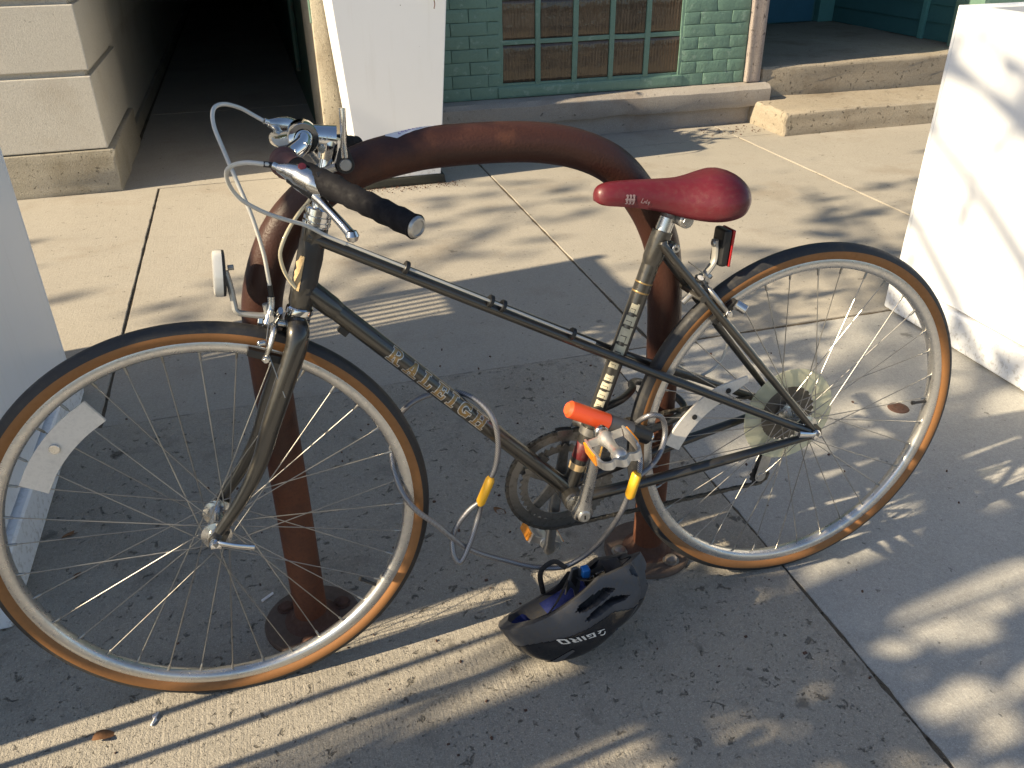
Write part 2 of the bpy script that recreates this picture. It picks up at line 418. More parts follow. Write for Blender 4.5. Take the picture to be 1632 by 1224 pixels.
class MB:
    def __init__(s):
        s.v, s.f, s.uv = [], [], {}

    def add(s, v, f):
        o = len(s.v)
        s.v += [Vector(x) for x in v]
        s.f += [tuple(i + o for i in q) for q in f]

    def tube(s, path, r, seg=12, cap=True, flat=None, smooth=0, uvlen=None):
        P = [Vector(p) for p in path]
        R = list(r) if hasattr(r, '__len__') else None
        if smooth and len(P) > 2:
            if R:
                R = [R[min(int(i / smooth), len(R) - 2)] * (1 - (i % smooth) / smooth) + R[min(int(i / smooth) + 1, len(R) - 1)] * ((i % smooth) / smooth) for i in range((len(P) - 1) * smooth)] + [R[-1]]
            P = catmull(P, smooth)
        n = len(P)
        T = []
        for i in range(n):
            t = (P[min(i + 1, n - 1)] - P[max(i - 1, 0)])
            T.append(t.normalized() if t.length > 1e-9 else Vector((1, 0, 0)))
        up = Vector((0, 0, 1)) if abs(T[0].z) < 0.9 else Vector((1, 0, 0))
        if flat is not None:
            up = Vector(flat[0])
        u = (up - T[0] * up.dot(T[0])).normalized()
        o = len(s.v)
        dist = 0.0
        for i in range(n):
            if i:
                dist += (P[i] - P[i - 1]).length
                u = (u - T[i] * u.dot(T[i]))
                u = u.normalized() if u.length > 1e-6 else T[i].orthogonal().normalized()
            w = T[i].cross(u)
            ri = R[i] if R else r
            for k in range(seg):
                a = 2 * pi * k / seg
                if flat is not None:
                    s.v.append(P[i] + u * (cos(a) * ri * flat[1]) + w * (sin(a) * ri))
                else:
                    s.v.append(P[i] + u * (cos(a) * ri) + w * (sin(a) * ri))
        for i in range(n - 1):
            for k in range(seg):
                k2 = (k + 1) % seg
                s.f.append((o + i * seg + k, o + i * seg + k2, o + (i + 1) * seg + k2, o + (i + 1) * seg + k))
        if cap:
            s.f.append(tuple(o + k for k in reversed(range(seg))))
            s.f.append(tuple(o + (n - 1) * seg + k for k in range(seg)))
        return s

    def lathe(s, prof, origin=(0, 0, 0), axis=(0, 1, 0), seg=48, closed=False, a0=0.0, a1=2 * pi):
        """prof: (radius, along the axis)"""
        A = Vector(axis).normalized()
        e1 = A.orthogonal().normalized()
        if abs(A.y) > 0.99:
            e1 = Vector((1, 0, 0))
        e2 = A.cross(e1)
        O = Vector(origin)
        o = len(s.v)
        full = abs(a1 - a0 - 2 * pi) < 1e-6
        ns = seg if full else seg + 1
        n = len(prof)
        for k in range(ns):
            a = a0 + (a1 - a0) * k / seg
            d = e1 * cos(a) + e2 * sin(a)
            for (r, h) in prof:
                s.v.append(O + d * r + A * h)
        for k in range(seg):
            k2 = (k + 1) % ns
            for i in range(n if closed else n - 1):
                j = (i + 1) % n
                s.f.append((o + k * n + i, o + k * n + j, o + k2 * n + j, o + k2 * n + i))
        return s

    def cyl(s, a, b, r, seg=16, bev=0.0):
        a, b = Vector(a), Vector(b)
        L = (b - a).length
        bv = bev or min(r, L) * 0.12
        s.lathe([(0.0, 0), (r - bv, 0), (r, bv), (r, L - bv), (r - bv, L), (0.0, L)], a, b - a, seg)
        return s

    def box(s, lo, hi, mtx=None):
        x0, y0, z0 = lo
        x1, y1, z1 = hi
        v = [Vector(p) for p in ((x0, y0, z0), (x1, y0, z0), (x1, y1, z0), (x0, y1, z0), (x0, y0, z1), (x1, y0, z1), (x1, y1, z1), (x0, y1, z1))]
        if mtx is not None:
            v = [mtx @ p for p in v]
        s.add(v, [(0, 3, 2, 1), (4, 5, 6, 7), (0, 1, 5, 4), (1, 2, 6, 5), (2, 3, 7, 6), (3, 0, 4, 7)])
        return s

    def hull(s, bot, top):
        """two matching rings joined, capped"""
        n = len(bot)
        o = len(s.v)
        s.v += [Vector(p) for p in bot] + [Vector(p) for p in top]
        s.f.append(tuple(o + i for i in reversed(range(n))))
        s.f.append(tuple(o + n + i for i in range(n)))
        for i in range(n):
            j = (i + 1) % n
            s.f.append((o + i, o + j, o + n + j, o + n + i))
        return s

    def build(s, name, m, parent=None, bevel=0.0, bseg=2, sharp=35, smooth=True, origin=None, jitter=0.0, sub=0):
        me = bpy.data.meshes.new(name)
        O = Vector(origin) if origin is not None else Vector((0, 0, 0))
        me.from_pydata([tuple(p - O) for p in s.v], [], s.f)
        me.validate()
        if bevel or sub or jitter:
            bm = bmesh.new()
            bm.from_mesh(me)
            bmesh.ops.remove_doubles(bm, verts=bm.verts, dist=1e-6)
            if bevel:
                es = [e for e in bm.edges if len(e.link_faces) == 2 and e.calc_face_angle(0) > radians(30)]
                bmesh.ops.bevel(bm, geom=es, offset=bevel, segments=bseg, affect='EDGES', profile=0.6, clamp_overlap=True)
            if sub:
                bmesh.ops.subdivide_edges(bm, edges=bm.edges[:], cuts=sub, use_grid_fill=True)
            if jitter:
                for v in bm.verts:
                    w = v.co + O
                    v.co += Vector((noise.noise(w * 18), noise.noise(w * 18 + Vector((7, 3, 1))), noise.noise(w * 18 + Vector((2, 9, 5))))) * jitter
                    v.co += Vector((noise.noise(w * 60), noise.noise(w * 60 + Vector((7, 3, 1))), noise.noise(w * 60 + Vector((2, 9, 5))))) * jitter * 0.4
            bmesh.ops.recalc_face_normals(bm, faces=bm.faces)
            bm.to_mesh(me)
            bm.free()
        else:
            bm = bmesh.new()
            bm.from_mesh(me)
            bmesh.ops.recalc_face_normals(bm, faces=bm.faces)
            bm.to_mesh(me)
            bm.free()
        if smooth:
            me.polygons.foreach_set("use_smooth", [True] * len(me.polygons))
            me.set_sharp_from_angle(angle=radians(sharp))
        me.materials.append(m)
        o = bpy.data.objects.new(name, me)
        COL.objects.link(o)
        if bevel and smooth and not jitter:
            wm = o.modifiers.new("even_faces", 'WEIGHTED_NORMAL')
            wm.keep_sharp = True
        if parent is not None:
            o.parent = parent
        o.location = O
        return o


def tag(o, label, cat, group=None):
    o['label'] = label
    o['category'] = cat
    if group:
        o['group'] = group
    return o


def thing(name, label, cat, loc=(0, 0, 0), rot=(0, 0, 0), group=None):
    o = bpy.data.objects.new(name, None)
    o.empty_display_size = 0.1
    COL.objects.link(o)
    o.location = loc
    o.rotation_euler = rot
    return tag(o, label, cat, group)


def struct(o):
    o['kind'] = 'structure'
    return o


def child_copy(o, parent, loc=None, rot=None):
    c = o.copy()
    COL.objects.link(c)
    c.parent = parent
    if loc is not None:
        c.location = loc
    if rot is not None:
        c.rotation_euler = rot
    return c


def uv_cable(o, path, r, seg):
    """u round the cable, v along it in cable widths"""
    me = o.data
    n = len(path)
    d = [0.0]
    for i in range(1, n):
        d.append(d[-1] + (Vector(path[i]) - Vector(path[i - 1])).length)
    ul = me.uv_layers.new(name="UVMap")
    for p in me.polygons:
        ks = [me.loops[li].vertex_index for li in p.loop_indices]
        for li, vi in zip(p.loop_indices, ks):
            i, k = divmod(vi, seg)
            if i >= n:
                continue
            kk = k
            if k == 0 and any(q % seg == seg - 1 for q in ks) and len(ks) == 4:
                kk = seg
            ul.data[li].uv = (kk / seg * 3.0, d[i] / (r * 2) * 1.0)


# ------------------------------------------------------------------ ground
g = MB()
g.add([(-150, -150, -0.14), (150, -150, -0.14), (150, 150, -0.14), (-150, 150, -0.14)], [(0, 1, 2, 3)])
struct(g.build("ground", M['asphalt']))
walk = MB()
walk.box((-9, -2.3, -0.139), (9, 16, -0.0045))
walk_o = struct(walk.build("sidewalk", M['dirt']))
kb = MB()
for i in range(6):
    kb.box((-9 + i * 3.0 + 0.004, -2.47, -0.138), (-6 + i * 3.0 - 0.004, -2.305, 0.0))
struct(kb.build("kerb", M['slab_new'], bevel=0.012))

GAP = 0.0035


def slab(x0, x1, y0, y1, m, shear=0.0, z=0.0, edges=0.0015):
    b = MB()
    g_ = GAP
    b.hull([(x0 + g_ - shear * 0, y0 + g_, -0.024), (x1 - g_, y0 + g_, -0.024), (x1 - g_, y1 - g_, -0.024), (x0 + g_, y1 - g_, -0.024)],
           [(x0 + g_, y0 + g_, z), (x1 - g_, y0 + g_, z), (x1 - g_, y1 - g_, z), (x0 + g_, y1 - g_, z)])
    o = b.build("slab", m, walk_o, bevel=edges, bseg=2, smooth=False)
    return o


def rough_slab(x0, x1, y0, y1, m, z=0.0, n=90, amp=0.0028):
    """a slab whose edges have crumbled a little"""
    bot, top, ring = [], [], []
    pts = []
    for (ax, ay, bx, by) in ((x0, y0, x1, y0), (x1, y0, x1, y1), (x1, y1, x0, y1), (x0, y1, x0, y0)):
        for i in range(n):
            t = i / n
            pts.append((ax + (bx - ax) * t, ay + (by - ay) * t))
    cx, cy = (x0 + x1) / 2, (y0 + y1) / 2
    b = MB()
    rows = []
    for (inset, zz) in ((GAP, -0.024), (GAP, z - 0.002), (GAP + 0.0006, z - 0.0004), (GAP + 0.0022, z)):
        r = []
        for (x, y) in pts:
            w = noise.noise(Vector((x * 14, y * 14, 1.3))) + 0.6 * noise.noise(Vector((x * 45, y * 45, 4.3)))
            d = inset + (0.35 + max(-0.3, w)) * amp
            sx = 1 if x < cx else -1
            sy = 1 if y < cy else -1
            px = x + (sx * d if abs(x - x0) < 1e-6 or abs(x - x1) < 1e-6 else 0)
            py = y + (sy * d if abs(y - y0) < 1e-6 or abs(y - y1) < 1e-6 else 0)
            r.append((px, py, zz))
        rows.append(r)
    k = len(pts)
    for r in rows:
        b.v += [Vector(p) for p in r]
    for j in range(3):
        for i in range(k):
            i2 = (i + 1) % k
            b.f.append((j * k + i, j * k + i2, (j + 1) * k + i2, (j + 1) * k + i))
    b.f.append(tuple(3 * k + i for i in range(k)))
    o = b.build("slab", m, walk_o, smooth=False)
    return o


XB = [-6.2, -4.62, -3.02, -1.425, 0.18, 1.755, 3.35, 4.95]
for i in range(len(XB) - 1):
    if -1.5 <= XB[i] < 1.8 or XB[i] == -3.02:
        rough_slab(XB[i], XB[i + 1], 0.99, 3.262, M['slab_back'], z=0.002 * ((i * 37) % 3 - 1))
    else:
        slab(XB[i], XB[i + 1], 0.99, 3.262, M['slab_back'])
    if XB[i] > -1.5:
        slab(XB[i], XB[i + 1], 3.262, 4.3, M['slab_back'], z=0.001) if XB[i] > 0.1 else None
rough_slab(-1.6, 0.18, 3.262, 5.05, M['slab_back'], z=-0.001)
slab(-1.6, -0.5, 5.05, 8.2, M['slab_back'])
slab(-1.6, -0.5, 8.2, 12.0, M['slab_back'])
XF = [-4.8, -3.2, -1.6, 0.012, 1.6, 3.2, 4.8]
for i in range(len(XF) - 1):
    mm = M['slab_old'] if i in (1, 2) else M['slab_new']
    if i in (2, 3):
        rough_slab(XF[i], XF[i + 1], -0.62, 0.99, mm, z=0.003 if i == 2 else -0.003, amp=0.0035)
    else:
        slab(XF[i], XF[i + 1], -0.62, 0.99, mm)
    slab(XF[i], XF[i + 1], -2.29, -0.62, M['slab_new'])

# ------------------------------------------------------------------ stone building on the far side of the passage
stb = thing("stone_building", "pale cut stone building corner with grooved courses on a rough concrete plinth", "building", (-2.6, 3.3, 0))
def W(parent, loc=None):
    return Vector(parent.location)
def part(mb, name, m, parent, **k):
    """a part given in world coordinates under an unrotated parent"""
    off = Vector(parent.location)
    mb.v = [p - off for p in mb.v]
    return mb.build(name, m, parent, **k)

zc = [(0.205, 0.532), (0.557, 0.832), (0.857, 1.16), (1.185, 1.49), (1.515, 1.82)]
for (z0, z1) in zc:
    for (x0, x1) in ((-2.85, -1.612), (-4.1, -2.856)):
        b = MB().box((x0, 3.285, z0), (x1, 4.26, z1))
        part(b, "stone_block", M['stone'], stb, bevel=0.007, bseg=2)
b = MB().box((-5.5, 3.31, 0.1), (-1.638, 4.22, 3.9))
part(b, "wall_core", M['stone'], stb)
b = MB().box((-5.5, 3.285, 1.85), (-1.612, 4.24, 3.8))
part(b, "upper_wall", M['stone'], stb, bevel=0.007)
b = MB().box((-4.1, 3.268, -0.02), (-1.590, 4.268, 0.198))
part(b, "plinth", M['plinth'], stb, bevel=0.012, bseg=2, sub=5, jitter=0.010, sharp=50)
b = MB().box((-2.9, 4.27, -0.02), (-1.640, 14.0, 3.6))
part(b, "side_wall", M['stone'], stb)
b = MB().box((-1.642, 4.30, -0.01), (-1.615, 14.0, 0.07))
part(b, "side_plinth", M['plinth'], stb, sub=2, jitter=0.004)
b = MB().box((-2.0, 4.275, 0.585), (-1.628, 13.9, 1.6))
part(b, "side_panel", M['stone'], stb, bevel=0.006)

# unseen passage roof, set low to darken the passage, and its end wall
gw = thing("gangway_ceiling", "unseen low ceiling and end wall that darken the passage between the buildings", "ceiling", (-1.1, 8, 2.4))
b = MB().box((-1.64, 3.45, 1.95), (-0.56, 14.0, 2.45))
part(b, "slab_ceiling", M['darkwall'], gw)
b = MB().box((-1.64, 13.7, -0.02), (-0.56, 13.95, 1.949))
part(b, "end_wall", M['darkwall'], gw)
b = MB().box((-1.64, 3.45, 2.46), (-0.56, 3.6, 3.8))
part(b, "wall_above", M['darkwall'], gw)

# ------------------------------------------------------------------ green building
grb = thing("green_building", "green painted brick building with glass block window and a recessed doorway", "building", (0.8, 3.6, 0))
WY = 3.62
# ledge and foundation
b = MB()
n = 26
for i in range(n + 1):
    x = -0.36 + (2.10 + 0.36) * i / n
    j = 0.010 * noise.noise(Vector((x * 3, 0, 0))) + 0.005 * noise.noise(Vector((x * 9, 2, 0)))
    zb = 0.108 + 0.012 * noise.noise(Vector((x * 4, 5, 0)))
    ring = [(x, 3.535 + j, zb), (x, 3.525 + j, zb + 0.02), (x, 3.522 + j, 0.205 + 0.006 * noise.noise(Vector((x * 6, 8, 0)))), (x, 3.545 + j * 0.5, 0.228), (x, 3.66, 0.236), (x, 3.66, zb)]
    b.v += [Vector(p) for p in ring]
    if i:
        o_ = (i - 1) * 6
        for k in range(6):
            k2 = (k + 1) % 6
            b.f.append((o_ + k, o_ + k2, o_ + 6 + k2, o_ + 6 + k))
b.f.append((0, 1, 2, 3, 4, 5))
b.f.append(tuple(n * 6 + k for k in reversed(range(6))))
part(b, "ledge", M['ledge'], grb, sharp=40)
b = MB()
for i in range(n + 1):
    x = -0.36 + (2.06 + 0.36) * i / n
    j = 0.006 * noise.noise(Vector((x * 3, 11, 0))) + 0.05 * (x - 0.5) * 0.3
    b.v += [Vector((x, 3.555 + j + 0.012, -0.02)), Vector((x, 3.562 + j, 0.10)), Vector((x, 3.566 + j, 0.125)), Vector((x, 3.70, 0.125)), Vector((x, 3.70, -0.02))]
    if i:
        o_ = (i - 1) * 5
        for k in range(5):
            k2 = (k + 1) % 5
            b.f.append((o_ + k, o_ + k2, o_ + 5 + k2, o_ + 5 + k))
b.f.append(tuple(n * 5 + k for k in reversed(range(5))))
part(b, "foundation", M['ledge'], grb, sharp=60)
# wall mass behind the bricks, window opening left free
for lo, hi in (((-0.40, WY + 0.012, 0.20), (0.425, 3.9, 3.9)), ((1.535, WY + 0.012, 0.20), (2.06, 3.9, 3.9)),
               ((0.424, WY + 0.013, 0.20), (1.536, 3.9, 0.298)), ((0.424, WY + 0.013, 0.995), (1.536, 3.9, 3.9)),
               ((0.420, WY + 0.06, 0.29), (1.54, 3.88, 1.0))):
    part(MB().box(lo, hi), "wall", M['green'], grb)
# painted bricks
BH, BL = 0.0675, 0.2045
bricks = []
rb = random.Random(3)
bm0 = []
for v_ in range(6):
    b = MB().box((-BL / 2 + 0.004, -0.045, -BH / 2 + 0.0042), (BL / 2 - 0.004, 0.045, BH / 2 - 0.0042))
    bm0.append(b)
proto = {}
def put_brick(x0, x1, z):
    w = round(x1 - x0, 3)
    key = (w, rb.randrange(3))
    loc = Vector(((x0 + x1) / 2 - 0.8, WY + 0.047 + rb.uniform(-0.0012, 0.0012) - 3.6, z))
    if key not in proto:
        b = MB().box((-w / 2 + 0.0009, -0.045, -BH / 2 + 0.0009), (w / 2 - 0.0009, 0.045, BH / 2 - 0.0009))
        o = b.build("brick", M['green'], grb, bevel=0.0026, bseg=2, sub=2, jitter=0.0024)
        proto[key] = o
    else:
        o = child_copy(proto[key], grb)
    o.location = loc
    o.rotation_euler = (rb.uniform(-0.006, 0.006), rb.uniform(-0.008, 0.008), rb.uniform(-0.006, 0.006))
    return o
row = 0
z = 0.2365 + BH / 2
while z < 1.10:
    off = (row % 2) * BL / 2
    for (xa, xb) in (((-0.36, 0.428), (1.532, 1.955)) if 0.30 < z < 1.0 else ((-0.36, 1.955),)):
        x = xa
        first = True
        while x < xb - 0.02:
            if first:
                step = BL - (off if off else 0)
                first = False
            else:
                step = BL
            x2 = min(x + step, xb)
            if xb - x2 < 0.03:
                x2 = xb
            put_brick(x, x2, z)
            x = x2
    row += 1
    z += BH
# glass blocks
pitch = 0.2205
gb = None
for r in range(3):
    for c in range(5):
        x = 0.437 + pitch * c + 0.1015
        zz = 0.311 + 0.2255 * r + 0.1045
        if gb is None:
            b = MB()
            nx = 49
            hw, hh = 0.1015, 0.1045
            rows = [(-hh, 0.012), (-hh + 0.008, 0.003), (-hh + 0.022, 0.0), (-0.03, 0.0), (0.03, 0.0), (hh - 0.022, 0.0), (hh - 0.008, 0.003), (hh, 0.012)]
            for (zr, dy) in rows:
                for i in range(nx):
                    t = i / (nx - 1)
                    xx = -hw + 2 * hw * t
                    ed = min(t, 1 - t) * 2 * hw
                    de = 0.009 * max(0, 1 - ed / 0.014) ** 2
                    fl = 0.0011 * cos(t * 2 * pi * 11) if ed > 0.012 and abs(zr) < hh - 0.01 else 0.0
                    b.v.append(Vector((xx, max(dy, de) + fl, zr)))
            for j in range(len(rows) - 1):
                for i in range(nx - 1):
                    b.f.append((j * nx + i, j * nx + i + 1, (j + 1) * nx + i + 1, (j + 1) * nx + i))
            gb = b.build("glass_block", M['glassblock'], grb, sharp=50)
            o = gb
        else:
            o = child_copy(gb, grb)
        o.location = (x - 0.8 + random.uniform(-0.0015, 0.0015), WY + 0.012 + random.uniform(-0.002, 0.002) - 3.6, zz)
        o.rotation_euler = (random.uniform(-0.012, 0.012), random.uniform(-0.006, 0.006), random.uniform(-0.02, 0.02))
# mortar grid: uprights and beds
for c in range(6):
    x = 0.437 + pitch * c - 0.0098
    b = MB().box((x - 0.0145, WY + 0.004, 0.30), (x + 0.0155, WY + 0.062, 0.99))
    part(b, "mortar_joint", M['green'], grb, bevel=0.003, sub=3, jitter=0.0036)
for r in range(4):
    zz = 0.311 + 0.2255 * r - 0.0075
    b = MB().box((0.425, WY + 0.009, zz - 0.0120), (1.535, WY + 0.061, zz + 0.0120))
    part(b, "mortar_joint", M['green'], grb, bevel=0.003, sub=6, jitter=0.0040)
# sill hump of thick paint and plaster under the window
b = MB().box((0.41, WY - 0.006, 0.2375), (1.55, WY + 0.03, 0.300))
part(b, "sill", M['green'], grb, bevel=0.01, sub=4, jitter=0.003)
# pilasters
b = MB().box((-0.585, 3.37, -0.02), (-0.402, 4.1, 3.9))
part(b, "pilaster", M['pilaster'], grb, bevel=0.006, sub=5, jitter=0.004)
b = MB().box((1.962, 3.595, 0.2345), (2.062, 3.95, 3.9))
part(b, "pilaster", M['pilaster_r'], grb, bevel=0.008, sub=5, jitter=0.007)
b = MB().box((-0.592, 3.385, 0.70), (-0.580, 3.43, 0.82))
part(b, "paint_patch", M['green'], grb, bevel=0.003)
# passage side wall
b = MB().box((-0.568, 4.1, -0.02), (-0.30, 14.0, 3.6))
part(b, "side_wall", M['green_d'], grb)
b = MB()
b.tube([(-0.59, 5.2, 0.2), (-0.59, 5.2, 2.2)], 0.02, 8)
part(b, "pipe", M['green_d'], grb)
b = MB().lathe([(0, 0), (0.028, 0.004), (0.034, 0.02), (0.02, 0.045), (0, 0.05)], (-0.575, 4.75, 0.78), (-1, -0.3, 0), 14)
part(b, "vent_cap", M['green'], grb)
# recessed doorway
b = MB().box((2.05, 3.95, 0.0), (2.062, 5.5, 3.9))
part(b, "reveal", M['teal'], grb)
b = MB().box((1.9, 5.47, 0.30), (4.2, 5.7, 3.9))
part(b, "back_wall", M['teal'], grb)
b = MB().box((2.15, 5.43, 0.318), (3.62, 5.468, 2.5))
dr = part(b, "door", M['door'], grb, bevel=0.006)
b = MB().box((2.35, 5.420, 0.55), (3.40, 5.4285, 1.25))
part(b, "door_panel", M['door'], grb, bevel=0.004)
b = MB().box((3.66, 5.40, 0.312), (3.80, 5.469, 2.6))
part(b, "door_frame", M['teal_lt'], grb, bevel=0.006)
for k in range(12):
    b = MB()
    z0 = 0.315 + k * 0.115
    b.hull([(3.80, 4.02, z0), (3.84, 4.02, z0), (3.84, 5.46, z0), (3.80, 5.46, z0)],
           [(3.812, 4.02, z0 + 0.113), (3.84, 4.02, z0 + 0.113), (3.84, 5.46, z0 + 0.113), (3.812, 5.46, z0 + 0.113)])
    part(b, "siding_board", M['teal'], grb)
b = MB().box((3.842, 3.95, 0.0), (4.6, 5.6, 3.9))
part(b, "recess_wall", M['teal'], grb)
b = MB().box((3.775, 4.30, 0.312), (3.80, 4.345, 2.8))
part(b, "corner_trim", M['teal_lt'], grb, bevel=0.004)
b = MB().box((3.70, 3.70, 0.312), (4.6, 3.949, 3.9))
part(b, "pier", M['green'], grb, bevel=0.006)
b = MB().box((4.0, 3.71, 0.0), (7.5, 3.93, 3.9))
part(b, "wall", M['green'], grb)
b = MB().box((2.05, 3.66, 2.45), (4.62, 5.7, 2.6))
part(b, "soffit", M['teal'], grb)
b = MB().box((2.06, 3.62, 2.61), (4.0, 3.72, 3.9))
part(b, "lintel", M['green'], grb)
# steps
b = MB().box((2.005, 3.185, -0.02), (3.75, 3.62, 0.137))
part(b, "step", M['step'], grb, bevel=0.024, bseg=3, sub=6, jitter=0.009, sharp=55)
b = MB()
b.hull([(2.072, 3.60, -0.01), (3.85, 3.72, -0.01), (3.85, 5.46, -0.01), (2.072, 5.46, -0.01)],
       [(2.072, 3.605, 0.312), (3.85, 3.725, 0.312), (3.85, 5.46, 0.312), (2.072, 5.46, 0.312)])
part(b, "step", M['step'], grb, bevel=0.026, bseg=3, sub=7, jitter=0.009, sharp=55)

# ------------------------------------------------------------------ planters
def planter_box(label, x0, x1, y0, y1, H, grp="white box planters"):
    t = thing("planter", label, "planter", ((x0 + x1) / 2, (y0 + y1) / 2, 0), group=grp)
    rx, ry = (x1 - x0) / 2, (y1 - y0) / 2
    b = MB().box((-rx - 0.020, -ry - 0.004, 0.001), (rx + 0.020, ry + 0.004, 0.1045))
    b.build("base", M['planter'], t, bevel=0.012, bseg=3)
    th = 0.012
    for nm, lo, hi in (("panel", (-rx, -ry, 0.1115), (rx, -ry + th, H)), ("panel", (-rx, ry - th, 0.1115), (rx, ry, H)),
                       ("panel", (-rx, -ry + th + 0.0005, 0.1115), (-rx + th, ry - th - 0.0005, H)), ("panel", (rx - th, -ry + th + 0.0005, 0.1115), (rx, ry - th - 0.0005, H))):
        MB().box(lo, hi).build(nm, M['planter'], t, bevel=0.003)
    b = MB()
    for lo, hi in (((-rx + th, -ry + th, H - 0.02), (rx - th, -ry + 0.06, H - 0.004)), ((-rx + th, ry - 0.06, H - 0.02), (rx - th, ry - th, H - 0.004)),
                   ((-rx + th, -ry + 0.06, H - 0.02), (-rx + 0.06, ry - 0.06, H - 0.004)), ((rx - 0.06, -ry + 0.06, H - 0.02), (rx - th, ry - 0.06, H - 0.004))):
        b.box(lo, hi)
    b.build("rim", M['planter'], t)
    b = MB().box((-rx + 0.014, -ry + 0.014, 0.1), (rx - 0.014, ry - 0.014, H - 0.06))
    b.build("soil", M['soil'], t, sub=4, jitter=0.02)
    return t

PL = planter_box("white box planter with a speckled shaded side behind the front wheel", -1.94, -1.508, 0.27, 1.203, 0.95)
PR = planter_box("white box planter with leaf shadows across its side behind the rear wheel", 1.054, 1.50, 0.08, 1.013, 0.935)

t = thing("planter", "tapered white planter on a black plinth standing before the green wall", "planter", (-0.27, 3.12, 0), group="white box planters")
def sq(cx, cy, hx, hy, z):
    return [(cx - hx, cy - hy, z), (cx + hx, cy - hy, z), (cx + hx, cy + hy, z), (cx - hx, cy + hy, z)]
b = MB()
b.hull(sq(-0.005, -0.005, 0.195, 0.19, 0.042), sq(-0.005, -0.005, 0.258, 0.245, 0.915))
b.build("body", M['planter'], t, bevel=0.004)
b = MB()
b.hull(sq(-0.005, -0.005, 0.262, 0.249, 0.9155), sq(-0.005, -0.005, 0.263, 0.250, 0.935))
b.build("rim", M['planter'], t, bevel=0.003)
b = MB()
b.hull(sq(0.0, -0.01, 0.212, 0.20, 0.001), sq(0.0, -0.01, 0.208, 0.195, 0.040))
b.build("plinth", M['sole'], t, bevel=0.004, sub=3, jitter=0.004)
b = MB()
b.hull(sq(-0.005, -0.005, 0.23, 0.215, 0.936), sq(-0.005, -0.005, 0.2, 0.19, 0.955))
b.build("soil", M['soil'], t, sub=3, jitter=0.015)


def leaf_quads(b, c, rng, size, nrm=None):
    a = Vector((rng.gauss(0, 1), rng.gauss(0, 1), rng.gauss(0, 1))).normalized()
    u = a.orthogonal().normalized()
    w = a.cross(u)
    th = rng.uniform(0, 2 * pi)
    p, q = u * cos(th) + w * sin(th), w * cos(th) - u * sin(th)
    s = size * rng.uniform(0.6, 1.25)
    c = Vector(c)
    o = len(b.v)
    b.v += [c - p * s, c + q * s * 0.42 - p * s * 0.15 + a * s * 0.08, c + p * s, c - q * s * 0.42 - p * s * 0.15 + a * s * 0.08]
    b.f.append((o, o + 1, o + 2, o + 3))


def shrub(label, base, blobs, n, size, m, seed, stems=8):
    t = thing("potted_shrub", label, "shrub", base)
    rg = random.Random(seed)
    b = MB()
    bs = MB()
    for (c, r) in blobs:
        k = int(n * r[0] * r[1] * r[2] / sum(q[1][0] * q[1][1] * q[1][2] for q in blobs))
        for _ in range(k):
            while True:
                p = Vector((rg.uniform(-1, 1), rg.uniform(-1, 1), rg.uniform(-1, 1)))
                if p.length < 1 and (p.length > 0.35 or rg.random() < 0.4):
                    break
            leaf_quads(b, (c[0] + p.x * r[0], c[1] + p.y * r[1], c[2] + p.z * r[2]), rg, size)
        for _ in range(max(2, stems // len(blobs))):
            a = Vector((c[0] * 0.2 + rg.uniform(-.05, .05), c[1] * 0.4 + rg.uniform(-.05, .05), 0))
            e = Vector((c[0] + rg.uniform(-.6, .6) * r[0], c[1] + rg.uniform(-.6, .6) * r[1], c[2] + rg.uniform(-.3, .7) * r[2]))
            bs.tube([a, (a + e) / 2 + Vector((0, 0, 0.05)), e], [0.006, 0.005, 0.002], 6, smooth=4)
    b.build("foliage", m, t, smooth=False)
    bs.build("stem", M['bark'], t)
    return t

shrub("leafy green shrub growing out of the planter behind the front wheel", (-1.72, 0.74, 0.89),
      [((0.0, -0.22, 0.28), (0.18, 0.26, 0.30)), ((0.0, 0.18, 0.30), (0.18, 0.28, 0.34)), ((0.0, 0.0, 0.55), (0.15, 0.30, 0.25))], 420, 0.055, M['leaf'], 11)
t = thing("potted_flower", "pink flowering plant in a white pot set in the planter behind the rear wheel", "plant", (1.24, 0.42, 0.905))
MB().lathe([(0.0, -0.03), (0.10, -0.03), (0.135, 0.03), (0.142, 0.034), (0.142, 0.048), (0.128, 0.048), (0.12, 0.03), (0.0, 0.03)], axis=(0, 0, 1), seg=32).build("pot", M['terra'], t)
b = MB(); rg = random.Random(4); bp = MB()
for _ in range(160):
    p = Vector((rg.gauss(0, 0.075), rg.gauss(0, 0.09), abs(rg.gauss(0.08, 0.06)) + 0.02))
    leaf_quads(b if rg.random() < 0.7 else bp, p, rg, 0.03)
b.build("foliage", M['leaf'], t, smooth=False)
bp.build("petals", M['petal'], t, smooth=False)

t = thing("trailing_plant", "lime green trailing plant hanging over the tapered planter edge", "plant", (-0.27, 3.12, 0.94))
b = MB(); rg = random.Random(8)
for _ in range(170):
    p = Vector((rg.gauss(0, 0.10), rg.gauss(0, 0.09), abs(rg.gauss(0.10, 0.08)) + 0.03))
    leaf_quads(b, p, rg, 0.045)
b.build("foliage", M['leaf_y'], t, smooth=False)
b = MB()
def leaf_blade(b, pts, w):
    P = catmull(pts, 5)
    n = len(P)
    o = len(b.v)
    for i, p in enumerate(P):
        tt = i / (n - 1)
        ww = w * sin(pi * min(1, 0.12 + tt * 0.88)) ** 0.8
        b.v += [p + Vector((-ww, 0, 0.0)), p + Vector((0, 0.004, 0)), p + Vector((ww, 0, 0.0))]
        if i:
            for k in (0, 1):
                b.f.append((o + (i - 1) * 3 + k, o + (i - 1) * 3 + k + 1, o + i * 3 + k + 1, o + i * 3 + k))
